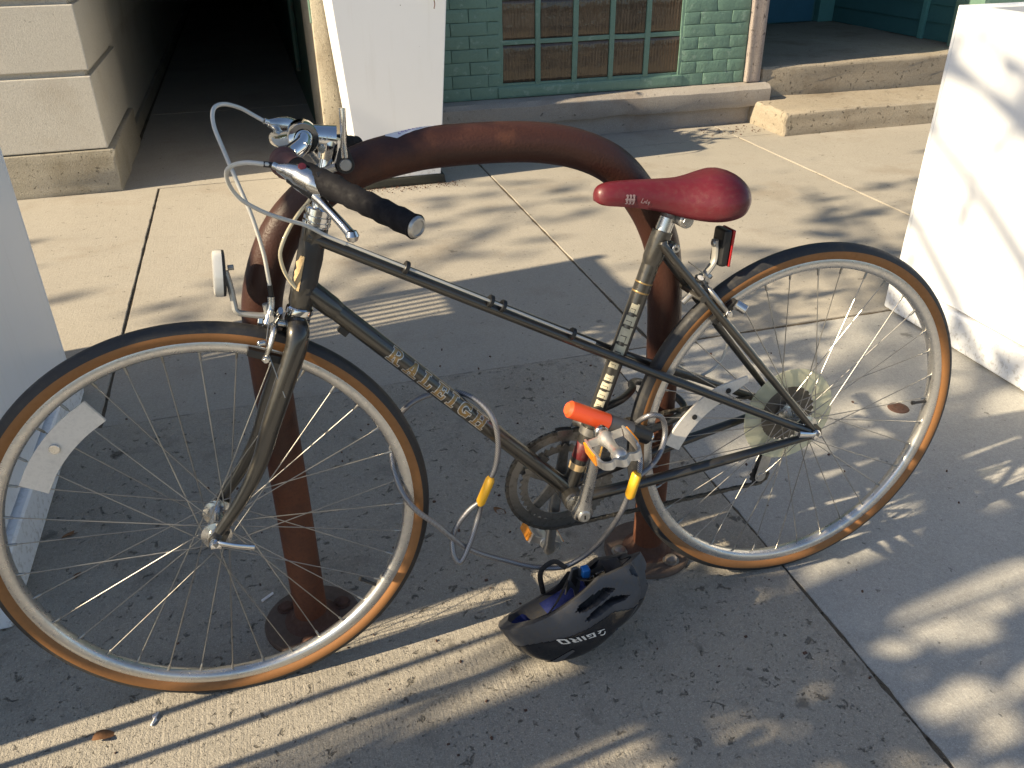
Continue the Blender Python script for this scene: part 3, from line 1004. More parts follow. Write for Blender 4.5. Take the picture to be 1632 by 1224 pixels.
leaf_blade(b, [(0.185, -0.255, 0.02), (0.190, -0.285, -0.02), (0.188, -0.29, -0.065), (0.182, -0.288, -0.11)], 0.016)
b.build("leaf", M['leaf_y'], t)
b = MB()
b.tube([(0.182, -0.2885, -0.108), (0.184, -0.287, -0.125), (0.180, -0.287, -0.142)], 0.0022, 6, smooth=3)
b.tube([(0.10, -0.15, 0.03), (0.16, -0.24, 0.05), (0.185, -0.255, 0.02)], 0.003, 6, smooth=4)
b.build("stem", M['tape_b'], t)

# ------------------------------------------------------------------ unseen things beyond the frame, guessed at for the shade on the pavement
t = thing("street_tree", "young street tree with a slim trunk and open leafy crown by the kerb", "tree", (-4.6, -0.83, -0.02))
b = MB()
b.tube([(0, 0, 0), (0.02, 0.01, 1.0), (0.0, 0.03, 2.2), (0.05, 0.06, 3.2), (0.1, 0.15, 4.6)], [0.115, 0.098, 0.088, 0.072, 0.03], 14, smooth=5)
b.build("trunk", M['bark'], t)
bl = MB(); lv = MB()
rg = random.Random(21)
def lands(p):
    """where a leaf at p (place coordinates) throws its shadow on the pavement"""
    k = p.z / math.tan(SUN_EL)
    return p.x + k * cos(SUN_AZ), p.y + k * sin(SUN_AZ)
GAPS = [(-9, -0.42, -0.5, 1.15), (-9, -0.35, 1.15, 1.62), (0.12, 0.50, -0.26, -0.02), (0.62, 1.05, -0.06, 0.16), (0.38, 0.72, 0.42, 0.56), (0.60, 0.92, 0.24, 0.30), (0.85, 1.2, -0.40, -0.22)]  # leaves are left out over these patches to keep the pavement sunlit
def clear_of(p, o):  # crowns are thinned to let sun onto the planter side and bicycle
    x, y = lands(Vector(p) + Vector(o))
    P = Vector(p) + Vector(o)
    k = (1.054 - P.x) / cos(SUN_AZ)
    zf, yf = P.z - k * math.tan(SUN_EL), P.y + k * sin(SUN_AZ)
    if 0.0 < zf < 0.97 and 0.02 < yf < 1.05 and rg.random() < 0.35:
        return False
    for (xs, ya, yb, za, zb) in ((-0.40, -0.14, 0.16, 0.34, 0.72), (-0.90, -0.10, 0.14, 0.48, 0.80)):
        k = (xs - P.x) / cos(SUN_AZ)
        if ya < P.y + k * sin(SUN_AZ) < yb and za < P.z - k * math.tan(SUN_EL) < zb:
            return False
    return not any(x0 < x < x1 and y0 < y < y1 for x0, x1, y0, y1 in GAPS)
T0 = (-4.6, -0.83, -0.02)
ends = []
for k in range(15):
    z0 = rg.uniform(2.9, 4.2)
    a = rg.uniform(-0.4, 2.2)
    L = rg.uniform(0.9, 2.1)
    e = Vector((cos(a) * L * 0.8 - 0.2, sin(a) * L + 0.35, z0 + L * rg.uniform(0.3, 0.7)))
    s0 = Vector((0.05, 0.06, z0))
    bl.tube([s0, (s0 + e) / 2 + Vector((0, 0, 0.08)), e], [0.03, 0.02, 0.006], 7, smooth=4)
    ends.append((s0, e))
for (s0, e) in ends:
    for _ in range(24):
        tt = rg.uniform(0.5, 1.1)
        p = s0.lerp(e, tt) + Vector((rg.gauss(0, 0.16), rg.gauss(0, 0.20), rg.gauss(0, 0.14)))
        if clear_of(p, T0):
            leaf_quads(lv, p, rg, 0.075)
# unseen low shoots added to dapple the pavement nearer the bicycle
for k in range(13):
    s0 = Vector((0.03, 0.03, rg.uniform(1.5, 2.0)))
    e = Vector((rg.uniform(1.3, 2.4), rg.uniform(-0.25, 0.75), rg.uniform(1.85, 2.45)))
    bl.tube([s0, (s0 + e) / 2 + Vector((0, 0, 0.12)), e], [0.012, 0.008, 0.003], 7, smooth=4)
    for _ in range(44):
        tt = rg.uniform(0.5, 1.08)
        p = s0.lerp(e, tt) + Vector((rg.gauss(0, 0.09), rg.gauss(0, 0.11), rg.gauss(0, 0.10)))
        if clear_of(p, T0):
            leaf_quads(lv, p, rg, 0.072)
bl.build("branch", M['bark'], t)
lv.build("crown", M['leaf'], t, smooth=False)

t = thing("street_tree", "taller unseen street tree added for soft shade farther along the kerb", "tree", (-9.6, -1.0, -0.02))  # unseen tree put in for the soft shade behind the rack
b = MB()
b.tube([(0, 0, 0), (0.02, 0.01, 1.5), (0.0, 0.03, 3.2), (0.05, 0.06, 4.6), (0.1, 0.15, 6.4)], [0.16, 0.14, 0.12, 0.09, 0.03], 14, smooth=5)
b.build("trunk", M['bark'], t)
bl = MB(); lv = MB()
rg = random.Random(5)
for k in range(15):
    z0 = rg.uniform(3.2, 5.0)
    s0 = Vector((0.03, 0.05, z0))
    e = Vector((rg.uniform(-0.6, 2.0), rg.uniform(0.4, 2.7), z0 + rg.uniform(0.3, 1.1)))
    bl.tube([s0, (s0 + e) / 2 + Vector((0, 0, 0.15)), e], [0.04, 0.026, 0.008], 7, smooth=4)
    for _ in range(56):
        p = s0.lerp(e, rg.uniform(0.6, 1.12)) + Vector((rg.gauss(0, 0.22), rg.gauss(0, 0.16), rg.gauss(0, 0.12)))
        if clear_of(p, (-9.6, -1.0, -0.02)):
            leaf_quads(lv, p, rg, 0.085)
bl.build("branch", M['bark'], t)
lv.build("crown", M['leaf'], t, smooth=False)

t = thing("iron_railing", "low black iron railing with upright pickets standing left of the bicycle", "railing", (-1.95, -0.45, 0))
for z in (0.12, 1.02):
    MB().box((-0.008, -0.60, z - 0.008), (0.008, 0.33, z + 0.008)).build("rail", M['iron'], t, bevel=0.002)
pk = None
for k in range(11):
    if pk is None:
        pk = MB().tube([(0, 0, 0.0), (0, 0, 1.08)], 0.0075, 8).build("picket", M['iron'], t)
        o = pk
    else:
        o = child_copy(pk, t)
    o.location = (0, 0.244 + 0.077 * (1 - k), 0.0)

t = thing("shade_screen", "unseen wooden slatted screen added to cast striped shade behind the shaded planter", "screen", (-2.3, 1.075, 0))  # unseen screen, made up to throw the striped shadow
MB().box((-0.012, -0.20, 0.02), (0.012, 0.28, 0.70)).build("board", M['wood'], t, bevel=0.003)
MB().box((-0.012, -0.20, 1.22), (0.012, 0.28, 1.62)).build("board", M['wood'], t, bevel=0.003)
for y in (-0.22, 0.30):
    MB().box((-0.02, y - 0.02, 0.0), (0.02, y + 0.02, 1.64)).build("post", M['wood'], t, bevel=0.003)
sl = None
for k in range(14):
    if sl is None:
        sl = MB().box((-0.006, -0.0085, 0.701), (0.006, 0.0085, 1.219)).build("slat", M['wood'], t)
        o = sl
    else:
        o = child_copy(sl, t)
    o.location = (0, -0.185 + 0.0345 * k, 0)

t = thing("shade_box", "unseen steel box added to shade the pavement between the iron railing and the shaded planter", "shade block", (-2.25, 0.05, 0))  # unseen box added to block the sun under the front wheel
MB().box((-0.22, -0.155, 0.0), (0.22, 0.175, 0.06)).build("footing", M['slab_new'], t, bevel=0.006)
MB().box((-0.20, -0.15, 0.061), (0.20, 0.17, 1.32)).build("box_body", M['iron'], t, bevel=0.008)
MB().box((-0.21, -0.16, 1.321), (0.21, 0.18, 1.345)).build("lid", M['iron'], t, bevel=0.005)
MB().box((0.201, -0.12, 0.12), (0.208, 0.14, 1.26)).build("door", M['iron'], t, bevel=0.002)

# ------------------------------------------------------------------ bike rack
rk = thing("bike_rack", "rusty brown inverted U pipe rack bolted to the pavement behind the bicycle", "bike rack", (-0.588, 0.118, 0))
path = [(-0.350, 0, 0.006), (-0.349, 0, 0.30), (-0.347, 0, 0.56), (-0.341, 0, 0.675), (-0.300, 0, 0.775), (-0.234, 0, 0.838), (-0.171, 0, 0.868), (-0.110, 0, 0.881), (-0.054, 0, 0.886), (0.043, 0, 0.885),
        (0.113, 0, 0.878), (0.176, 0, 0.861), (0.230, 0, 0.832), (0.271, 0, 0.788), (0.309, 0, 0.728), (0.332, 0, 0.655), (0.345, 0, 0.50), (0.347, 0, 0.32), (0.349, 0, 0.006)]
cp = catmull(path, 6)
MB().tube(cp, 0.0305, 32).build("pipe", M['rack'], rk)
for x in (-0.349, 0.349):
    b = MB().lathe([(0.0, 0.0005), (0.086, 0.0005), (0.090, 0.003), (0.090, 0.009), (0.087, 0.012), (0.0, 0.012)], (x, 0, 0), (0, 0, 1), 48)
    b.build("flange", M['flange'], rk)
    b = MB().lathe([(0.030, 0.034), (0.034, 0.024), (0.042, 0.016), (0.052, 0.012)], (x, 0, 0), (0, 0, 1), 32)
    b.build("weld", M['rust'], rk)
    for k in range(3):
        a = radians(-62 + 120 * k) if x > 0 else radians(20 + 120 * k)
        c = Vector((x + cos(a) * 0.062, sin(a) * 0.062, 0))
        MB().lathe([(0.017, 0.012), (0.017, 0.014), (0.0125, 0.014), (0.012, 0.020), (0.007, 0.0235), (0, 0.0245)], c, (0, 0, 1), 16).build("bolt", M['bolt'] if x > 0 else M['rust'], rk)
# torn sticker lying over the top of the pipe
def on_rack(x, a, r):
    """x along the rack, a in degrees from straight up towards the street"""
    for p, q in zip(cp, cp[1:]):
        if p.x <= x <= q.x and abs(q.x - p.x) > 1e-6:
            c = p.lerp(q, (x - p.x) / (q.x - p.x))
            up_ = Vector((-(q - p).z, 0, (q - p).x)).normalized()
            return c + up_ * (r * cos(radians(a))) + Vector((0, -r * sin(radians(a)), 0))
b = MB()
n = 20
def low_edge(s):
    w = 3 * noise.noise(Vector((s * 9, 2.2, 0)))
    return (8 + 150 * s if s < 0.14 else 29 - 52 * (s - 0.14)) + w
for i in range(n + 1):
    s_ = i / n
    for k in range(8):
        b.v.append(on_rack(-0.127 + 0.094 * s_, -65 + (low_edge(s_) + 65) * k / 7, 0.0310))
    if i:
        for k in range(7):
            b.f.append(((i - 1) * 8 + k, (i - 1) * 8 + k + 1, i * 8 + k + 1, i * 8 + k))
b.build("sticker", M['paper'], rk)
b = MB()
for j in range(9):
    s_ = 0.2 + j * 0.055
    x = -0.127 + 0.094 * s_
    a0_ = low_edge(s_) - 16 - 3 * (j % 2)
    for (dx, da, wx, wa) in ((0, 0, .0007, 6), (0.0016, 4, .0010, 2)):
        o_ = len(b.v)
        b.v += [on_rack(x + dx - wx, a0_ + da - wa, 0.0313), on_rack(x + dx + wx, a0_ + da - wa, 0.0313), on_rack(x + dx + wx, a0_ + da + wa, 0.0313), on_rack(x + dx - wx, a0_ + da + wa, 0.0313)]
        b.f.append((o_, o_ + 1, o_ + 2, o_ + 3))
b.build("sticker_print", M['purple'], rk)

# ------------------------------------------------------------------ bicycle
LEAN = 0.075
bike = thing("bicycle", "dark charcoal step-through bicycle with a red saddle and tan wall tyres", "bicycle", (0, 0, 0.0), (LEAN, 0, pi))
RW = Vector((0, 0, 0.343))
FW = Vector((1.053, 0, 0.343))

def tubepart(name, pts, r, m=None, seg=18, smooth=0, flat=None, **k):
    return MB().tube(pts, r, seg, smooth=smooth, flat=flat).build(name, m or M['frame'], bike, **k)

HT, HB = Vector((0.8375, 0, 0.805)), Vector((0.8745, 0, 0.690))
hd = (HB - HT).normalized()
ht = tubepart("head_tube", [HT, HB], 0.0165, seg=28)
for p0, p1 in ((HT, HT + hd * 0.012), (HB - hd * 0.012, HB)):
    pass
DT0, DT1 = Vector((0.858, 0, 0.712)), Vector((0.458, 0, 0.283))
dt = tubepart("down_tube", [DT0, DT1], 0.0146, seg=28)
ST0, ST1 = Vector((0.2865, 0, 0.764)), Vector((0.456, 0, 0.285))
sd = (ST1 - ST0).normalized()
STT = ST0 + sd * 0.024
st = tubepart("seat_tube", [STT, ST1], 0.0146, seg=28)
for s in (1, -1):
    tubepart("twin_tube", [(0.836, 0.006 * s, 0.787), (0.815, 0.012 * s, 0.776), (0.375, 0.0225 * s, 0.536), (0.20, 0.043 * s, 0.446), (0.012, 0.060 * s, 0.350)], 0.0080, seg=16, smooth=4)
    tubepart("seat_stay", [(0.300, 0.014 * s, 0.727), (0.288, 0.0185 * s, 0.704), (0.162, 0.042 * s, 0.548), (0.004, 0.060 * s, 0.354)], [0.0075, 0.0078, 0.0072, 0.0062], seg=16, smooth=4)
    tubepart("chain_stay", [(0.446, 0.022 * s, 0.277), (0.40, 0.030 * s, 0.283), (0.24, 0.045 * s, 0.305), (0.012, 0.060 * s, 0.339)], [0.0115, 0.0108, 0.0098, 0.007], seg=16, smooth=4)
    b = MB()
    pts = [(0.022, 0.352), (0.012, 0.362), (-0.004, 0.362), (-0.014, 0.352), (-0.018, 0.338), (-0.008, 0.331), (0.006, 0.332), (0.022, 0.334)]
    b.hull([(x, s * 0.0565, z_) for x, z_ in pts], [(x, s * 0.0615, z_) for x, z_ in pts])
    b.build("dropout", M['frame'], bike, bevel=0.001)
# lugs
for c0, c1, r in ((HT, HT + hd * 0.036, 0.0186), (HB - hd * 0.034, HB, 0.0186)):
    MB().lathe([(0.0165, 0), (r, 0.001), (r, (c1 - c0).length * 0.8), (0.0166, (c1 - c0).length)], c0, c1 - c0, 28).build("lug", M['frame'], ht)
b = MB()
dd = (DT1 - DT0).normalized()
b.lathe([(0.0166, 0.0), (0.0166, 0.040), (0.0147, 0.052)], DT0, dd, 24)
b.build("lug", M['frame'], ht)
sd = (ST1 - ST0).normalized()
b = MB()
b.lathe([(0.0146, 0.0), (0.0170, 0.001), (0.0170, 0.046), (0.0147, 0.058)], STT, sd, 24)
b.build("lug", M['frame'], st)
MB().cyl((0.2795, 0.012, 0.714), (0.2795, 0.021, 0.714), 0.0070, 18).build("clamp_bolt", M['alloy'], bike)
MB().cyl((0.2795, 0.0211, 0.714), (0.2795, 0.0214, 0.714), 0.0028, 10).build("bolt_socket", M['black'], bike)
MB().cyl((0.282, -0.013, 0.712), (0.282, 0.013, 0.712), 0.011, 16).build("seat_binder", M['frame'], bike)
MB().cyl((0.456, -0.034, 0.275), (0.456, 0.034, 0.275), 0.0195, 28).build("bottom_bracket_shell", M['frame'], bike)
b = MB()
b.lathe([(0.0, 0), (0.0175, 0), (0.0175, 0.005), (0.0, 0.005)], (0.456, 0.0342, 0.275), (0, 1, 0), 24)
b.build("bracket_cup", M['alloy'], bike)
# gold bands and decals on the seat tube
def on_tube(A, ax, r, s, t, face):
    e1 = (face - ax * face.dot(ax)).normalized()
    e2 = ax.cross(e1)
    return A + ax * s + (e1 * cos(t / r) + e2 * sin(t / r)) * r
b = MB()
b.lathe([(0.01475, 0), (0.0149, 0.0004), (0.0149, 0.0026), (0.01475, 0.003)], ST0 + sd * 0.128, sd, 28)
b.lathe([(0.01475, 0), (0.0149, 0.0005), (0.0149, 0.002), (0.01475, 0.0025)], ST0 + sd * 0.112, sd, 28)
b.build("gold_band", M['gold'], st)
b = MB().lathe([(0.01475, 0), (0.0150, 0.0005), (0.0150, 0.030), (0.01475, 0.0305)], ST0 + sd * 0.415, sd, 24)
b.build("red_decal", M['decal_r'], st)
b = MB().lathe([(0.01475, 0), (0.0150, 0.0005), (0.0150, 0.012), (0.01475, 0.0125)], ST0 + sd * 0.455, sd, 24)
b.build("tan_decal", M['tan_torn'], st)
FACE = Vector((0.10, 0.86, 0.50))


def wrap_quads(quads, f, n=5, m=5):
    b = MB()
    for q in quads:
        o = len(b.v)
        for i in range(n + 1):
            for j in range(m + 1):
                u, v = i / n, j / m
                x = (1 - u) * ((1 - v) * q[0][0] + v * q[3][0]) + u * ((1 - v) * q[1][0] + v * q[2][0])
                y = (1 - u) * ((1 - v) * q[0][1] + v * q[3][1]) + u * ((1 - v) * q[1][1] + v * q[2][1])
                b.v.append(f(x, y))
        for i in range(n):
            for j in range(m):
                a = o + i * (m + 1) + j
                b.f.append((a, a + m + 1, a + m + 2, a + 1))
    return b


def rc(x0, y0, x1, y1):
    return [(x0, y0), (x1, y0), (x1, y1), (x0, y1)]


def arc(cx, cy, ro, ri, a0, a1, n=8, ex=1.0):
    q = []
    for i in range(n):
        t0, t1 = radians(a0 + (a1 - a0) * i / n), radians(a0 + (a1 - a0) * (i + 1) / n)
        q.append([(cx + ex * ri * cos(t0), cy + ri * sin(t0)), (cx + ex * ro * cos(t0), cy + ro * sin(t0)), (cx + ex * ro * cos(t1), cy + ro * sin(t1)), (cx + ex * ri * cos(t1), cy + ri * sin(t1))])
    return q


def grow(q, e):
    cx = sum(p[0] for p in q) / 4
    cy = sum(p[1] for p in q) / 4
    return [(p[0] + (e if p[0] > cx else -e), p[1] + (e if p[1] > cy else -e)) for p in q]


SLAB = {
    'R': [rc(.10, 0, .32, 1), rc(0, 0, .44, .12), rc(0, .88, .44, 1), rc(.32, .88, .5, 1), rc(.32, .44, .5, .56), *arc(.5, .72, .28, .13, -90, 90), [(.40, .46), (.60, .46), (.80, .0), (.58, .0)], rc(.56, 0, .95, .12)],
    'A': [[(.10, 0), (.24, 0), (.54, 1), (.42, 1)], [(.56, 0), (.84, 0), (.62, 1), (.40, 1)], rc(.26, .26, .66, .38), rc(0, 0, .36, .11), rc(.50, 0, .98, .11)],
    'L': [rc(.12, 0, .34, 1), rc(0, .88, .46, 1), rc(0, 0, .82, .12), rc(.68, .1, .82, .36)],
    'E': [rc(.12, 0, .34, 1), rc(0, .88, .8, 1), rc(.68, .66, .8, .9), rc(.32, .44, .6, .56), rc(.52, .34, .62, .66), rc(0, 0, .84, .12), rc(.70, .1, .84, .36)],
    'I': [rc(.14, 0, .38, 1), rc(0, .88, .52, 1), rc(0, 0, .52, .12)],
    'G': [*arc(.48, .5, .5, .28, 48, 322, 14, 0.9), rc(.66, .06, .88, .44), rc(.52, .36, .98, .47), rc(.72, .66, .84, .96)],
    'H': [rc(.12, 0, .34, 1), rc(.66, 0, .88, 1), rc(.32, .44, .68, .56), rc(0, .88, .44, 1), rc(0, 0, .44, .12), rc(.56, .88, 1, 1), rc(.56, 0, 1, .12)],
}
MONO = {
    'G': [rc(0, .0, .24, 1), rc(.2, .8, .9, 1), rc(.2, 0, .9, .2), rc(.66, .1, .9, .56), rc(.44, .38, .9, .56)],
    'I': [rc(.05, 0, .30, 1)],
    'R': [rc(0, 0, .24, 1), rc(.34, .8, .8, 1), rc(.6, .5, .88, .92), rc(.34, .38, .8, .56), [(.42, .4), (.66, .4), (.94, 0), (.66, 0)]],
    'O': [rc(0, .08, .24, .92), rc(.68, .08, .92, .92), rc(.12, .8, .8, 1), rc(.12, 0, .8, .2)],
}
word, sizes = "RALEIGH", {'R': 1.0, 'A': 1.0, 'L': .86, 'E': .88, 'I': .56, 'G': 1.0, 'H': 1.02}
LH, XS = 0.0262, 0.98
s0 = (Vector((0.744, 0, 0.597)) - DT0).dot(dd) - 0.008
s1 = (Vector((0.607, 0, 0.456)) - DT0).dot(dd) + 0.006
tot = sum(sizes[c] for c in word)
gapn = ((s1 - s0) / (LH * XS) - tot) / 6
xx = 0.0
qs = []
for c in word:
    for q in SLAB[c]:
        qs.append([(p[0] + xx, p[1]) for p in q])
    xx += sizes[c] + gapn
def dmap(r):
    def f(x, y):
        return on_tube(DT0, dd, r, s0 + x * LH * XS, -(y - 0.5) * LH, Vector((0.05, 0.90, 0.36)))
    return f
tst = dmap(0.0147)(0, 1) - dmap(0.0147)(0, 0)
if tst.z < 0:
    def dmap(r):
        def f(x, y):
            return on_tube(DT0, dd, r, s0 + x * LH * XS, (y - 0.5) * LH, Vector((0.05, 0.90, 0.36)))
        return f
wrap_quads([grow(q, 0.055) for q in qs], dmap(0.01485)).build("lettering_outline", M['silver'], dt)
wrap_quads(qs, dmap(0.01505)).build("lettering", M['gold'], dt)
# worn cream marks on the seat tube, too rubbed to read
qs = []
rg = random.Random(5)
sa, sb = 0.148, 0.345
for (u0, u1, w) in ((.00, .09, .7), (.11, .20, .9), (.215, .36, 1), (.375, .50, 1), (.515, .60, .8), (.66, .72, .75), (.735, .80, .9), (.815, .89, .9), (.905, .985, .8)):
    L = u1 - u0
    qs.append([(u0, -.5 * w), (u1, -.5 * w), (u1, -.2 * w), (u0, -.24 * w)])
    qs.append([(u0 + L * .1, -.25 * w), (u0 + L * .55, -.25 * w), (u0 + L * .55, .36 * w), (u0 + L * .1, .40 * w)])
    qs.append([(u0 + L * .6, -.15 * w), (u0 + L * .95, -.18 * w), (u0 + L * .95, .42 * w), (u0 + L * .62, .30 * w)])
    qs.append([(u0 + L * .05, .28 * w), (u1, .34 * w), (u1, .5 * w), (u0 + L * .08, .46 * w)])
wrap_quads(qs, lambda x, y: on_tube(ST0, sd, 0.01485, sa + x * (sb - sa), y * 0.021, Vector((0.35, 0.86, 0.45)))).build("worn_marks", M['cream'], st)
# small raised name on the seat stay
# head tube tape with a torn edge
b = MB()
n = 22
A0 = HT + hd * 0.020
for i in range(n + 1):
    h = 0.078 * i / n
    for k in range(25):
        lim = 150 + 25 * noise.noise(Vector((h * 90, 3.0, 0))) + 10 * noise.noise(Vector((h * 300, 1.0, 0)))
        a = radians(-lim + (lim + 125) * k / 24)
        e1 = (Vector((-0.3, 0.95, 0)) - hd * Vector((-0.3, 0.95, 0)).dot(hd)).normalized()
        e2 = hd.cross(e1)
        r = 0.0186 + 0.0012 * noise.noise(Vector((h * 40, a * 1.5, 0)))
        b.v.append(A0 + hd * h + (e1 * cos(a) + e2 * sin(a)) * r)
    if i:
        for k in range(24):
            b.f.append(((i - 1) * 25 + k, (i - 1) * 25 + k + 1, i * 25 + k + 1, i * 25 + k))
b.build("tape", M['tape_head'], ht)
b = MB()
for i in range(n + 1):
    h = 0.022 + 0.052 * i / n
    w = 0.15 + 0.85 * sin(pi * min(1, i / n * 0.8 + 0.15))
    for k in range(7):
        a0_ = radians(8)
        a = a0_ + radians((40 + 22 * noise.noise(Vector((h * 130, 2, 0)))) * w * (k / 6)) * 1.0
        e1 = (Vector((0.3, 0.95, 0)) - hd * Vector((0.3, 0.95, 0)).dot(hd)).normalized()
        e2 = hd.cross(e1)
        sg = 1 if e2.x > 0 else -1
        r = 0.0197 + 0.0010 * noise.noise(Vector((h * 200, k * 2.0, 0)))
        b.v.append(A0 + hd * h + (e1 * cos(a) + e2 * sg * sin(a)) * r)
    if i:
        for k in range(6):
            b.f.append(((i - 1) * 7 + k, (i - 1) * 7 + k + 1, i * 7 + k + 1, i * 7 + k))
b.build("torn_edge", M['tan_torn'], ht)

# headset
def stack(name, org, ax, prof, m, parent, seg=32):
    return MB().lathe(prof, org, ax, seg).build(name, m, parent, sharp=28)
hs = stack("headset", HT - hd * 0.0005, -hd, [(0.0, 0), (0.0185, 0), (0.0190, 0.003), (0.0205, 0.004), (0.0205, 0.008), (0.0175, 0.0085), (0.0175, 0.010), (0.0200, 0.0105), (0.0200, 0.016), (0.0178, 0.017), (0.0178, 0.0185), (0.0188, 0.019), (0.0188, 0.026), (0.0165, 0.028), (0.0132, 0.0285), (0.0, 0.0285)], M['chrome'], bike)
stack("lower_cup", HB + hd * 0.0005, hd, [(0.0, 0), (0.0175, 0), (0.0195, 0.002), (0.0200, 0.005), (0.0200, 0.010), (0.0178, 0.012), (0.0178, 0.0155), (0.0, 0.0155)], M['chrome'], hs)
CR = HB + hd * 0.016
# fork
fk = MB().lathe([(0.0, 0), (0.0178, 0), (0.0180, 0.012), (0.0150, 0.022), (0.0, 0.022)], CR, hd, 28).build("fork_crown", M['frame'], bike)
for s in (1, -1):
    c = CR + hd * 0.010
    pts = [c + Vector((0, 0.010 * s, 0.004)), c + Vector((0.001, 0.031 * s, -0.004)), c + hd * 0.035 + Vector((0, 0.038 * s, 0)), Vector((0.941, 0.044 * s, 0.530)), Vector((0.968, 0.046 * s, 0.468)), Vector((1.004, 0.048 * s, 0.410)), Vector((1.046, 0.0485 * s, 0.358))]
    tubepart("fork_blade", pts, [0.0125, 0.0135, 0.0132, 0.0118, 0.0105, 0.0090, 0.0070], seg=18, smooth=5, flat=((1, 0, 0.2), 1.22))
    b = MB()
    P = [(1.038, 0.369), (1.052, 0.362), (1.064, 0.350), (1.066, 0.336), (1.055, 0.330), (1.042, 0.336), (1.030, 0.356)]
    b.hull([(x, s * 0.046, z_) for x, z_ in P], [(x, s * 0.051, z_) for x, z_ in P])
    b.build("fork_end", M['frame'], bike, bevel=0.001)

# stem, handlebar
stem = MB()
q0 = HT - hd * 0.0285
stem.tube([q0, q0 - hd * 0.075], 0.0112, 24)
T = q0 - hd * 0.098
stem.tube([q0 - hd * 0.068, q0 - hd * 0.085, T - hd * 0.0], [0.0150, 0.0165, 0.0160], 24, smooth=4)
CL = Vector((0.838, 0.0, 0.930))
stem.tube([T + hd * 0.004 + Vector((-0.005, 0, 0.003)), T + Vector((0.016, 0, 0.003)), CL + Vector((-0.014, 0, 0.0))], [0.0168, 0.0150, 0.0148], 24, smooth=4)
stem.build("stem", M['chrome'], bike)
b = MB().lathe([(0.0128, -0.021), (0.0195, -0.021), (0.0208, -0.018), (0.0208, 0.018), (0.0195, 0.021), (0.0128, 0.021)], CL, (0, 1, 0), 36)
b.build("stem_clamp", M['chrome'], bike)
MB().cyl(CL + Vector((-0.022, -0.012, -0.017)), CL + Vector((-0.022, 0.014, -0.017)), 0.0052, 12).build("clamp_bolt", M['alloy'], bike)
bar_l = [(0, 0, 0), (0, 0.022, 0), (0.006, 0.040, -0.006), (0.024, 0.066, -0.013), (0.031, 0.088, -0.014), (0.027, 0.112, -0.018), (-0.030, 0.190, -0.039), (-0.098, 0.286, -0.064)]
barp = [CL + Vector((x, -y, z_)) for x, y, z_ in reversed(bar_l[1:])] + [CL + Vector(p) for p in bar_l]
MB().tube(barp, 0.0118, 20, smooth=6).build("handlebar", M['chrome'], bike)
for s in (1, -1):
    gp = [CL + Vector((x, y * s, z_)) for x, y, z_ in (bar_l[4:] if s > 0 else [(0.005, 0.142, -0.026)] + bar_l[6:])]
    full = catmull(gp, 14)
    b = MB()
    r = []
    for i, p in enumerate(full):
        tt = i / (len(full) - 1)
        saw = (tt * 13) % 1.0
        r.append((0.0172 if tt < 0.62 else 0.0160 - 0.0030 * (tt - 0.62)) - 0.0022 * saw)
    k0 = 17 if s > 0 else 1
    b.tube(full[k0:], r[k0:], 24)
    b.build("grip", M['tape'], bike, sharp=60)
    b = MB()
    b.tube(full[:k0 + 1], [q + 0.0006 for q in r[:k0 + 1]], 24)
    b.build("grip_collar", M['tape_b'], bike, sharp=60)
    ax = (full[-1] - full[-3]).normalized()
    b = MB().lathe([(0.0132, -0.002), (0.0134, 0.001), (0.0115, 0.004), (0.0092, 0.0045), (0.0086, 0.0028), (0.0, 0.0024)], full[-1], ax, 24)
    b.build("bar_plug", M['alloy_d'], bike)
    # brake lever
    K = Vector((0.002, 0.030, 0.012)) if s > 0 else Vector((0.004, 0.0, 0.034))
    def kp(x, y, z_, k=1.0):
        return Vector((x, y * s, z_)) + K * k
    b = MB()
    b.tube([kp(0.876, 0.102, 0.903), kp(0.864, 0.108, 0.899), kp(0.851, 0.118, 0.894), kp(0.836, 0.132, 0.886), kp(0.826, 0.142, 0.880)], [0.0055, 0.0105, 0.0140, 0.0140, 0.0090], 16, smooth=5)
    b.tube([kp(0.851, 0.118, 0.894), kp(0.851, 0.118, 0.894, 0.4), CL + Vector((0.022, 0.118 * s, -0.019))], [0.0115, 0.0115, 0.0130], 14, smooth=3)
    body = b.build("brake_lever", M['alloy'], bike)
    b = MB()
    b.tube([kp(0.868, 0.108, 0.893), kp(0.854, 0.118, 0.882), kp(0.838, 0.134, 0.872), kp(0.824, 0.156, 0.858, 0.9), kp(0.812, 0.182, 0.8465, 0.6), kp(0.806, 0.197, 0.840, 0.5)], [0.0035, 0.0065, 0.0070, 0.0054, 0.0058, 0.0062], 14, smooth=5)
    b.lathe([(0.0, -0.0085), (0.006, -0.006), (0.0085, 0), (0.006, 0.006), (0.0, 0.0085)], kp(0.8045, 0.2005, 0.8385, 0.45), (0, 0, 1), 16)
    b.build("lever_blade", M['alloy'], body)
    MB().tube([kp(0.865, 0.112, 0.8915), kp(0.852, 0.122, 0.881), kp(0.840, 0.136, 0.873)], 0.0056, 10, smooth=3).build("lever_slot", M['black'], body)
    MB().cyl(kp(0.8815, 0.0985, 0.9065), kp(0.8735, 0.1025, 0.9025), 0.0046, 12).build("cable_adjuster", M['alloy'], body)
    if s > 0:
        nrm = Vector((-0.10, 0.70, 0.70)).normalized()
        c = kp(0.848, 0.124, 0.9060)
        MB().lathe([(0.0, 0.0025), (0.0045, 0.002), (0.0052, 0.0005), (0.0052, -0.002)], c, nrm, 20).build("emblem", M['emblem'], body)
        MB().box((-0.0032, -0.0032, 0), (0.0032, 0.0032, 0.003), Matrix.Translation(kp(0.830, 0.140, 0.8975)) @ nrm.to_track_quat('Z', 'Y').to_matrix().to_4x4()).build("clamp_screw", M['black'], body)
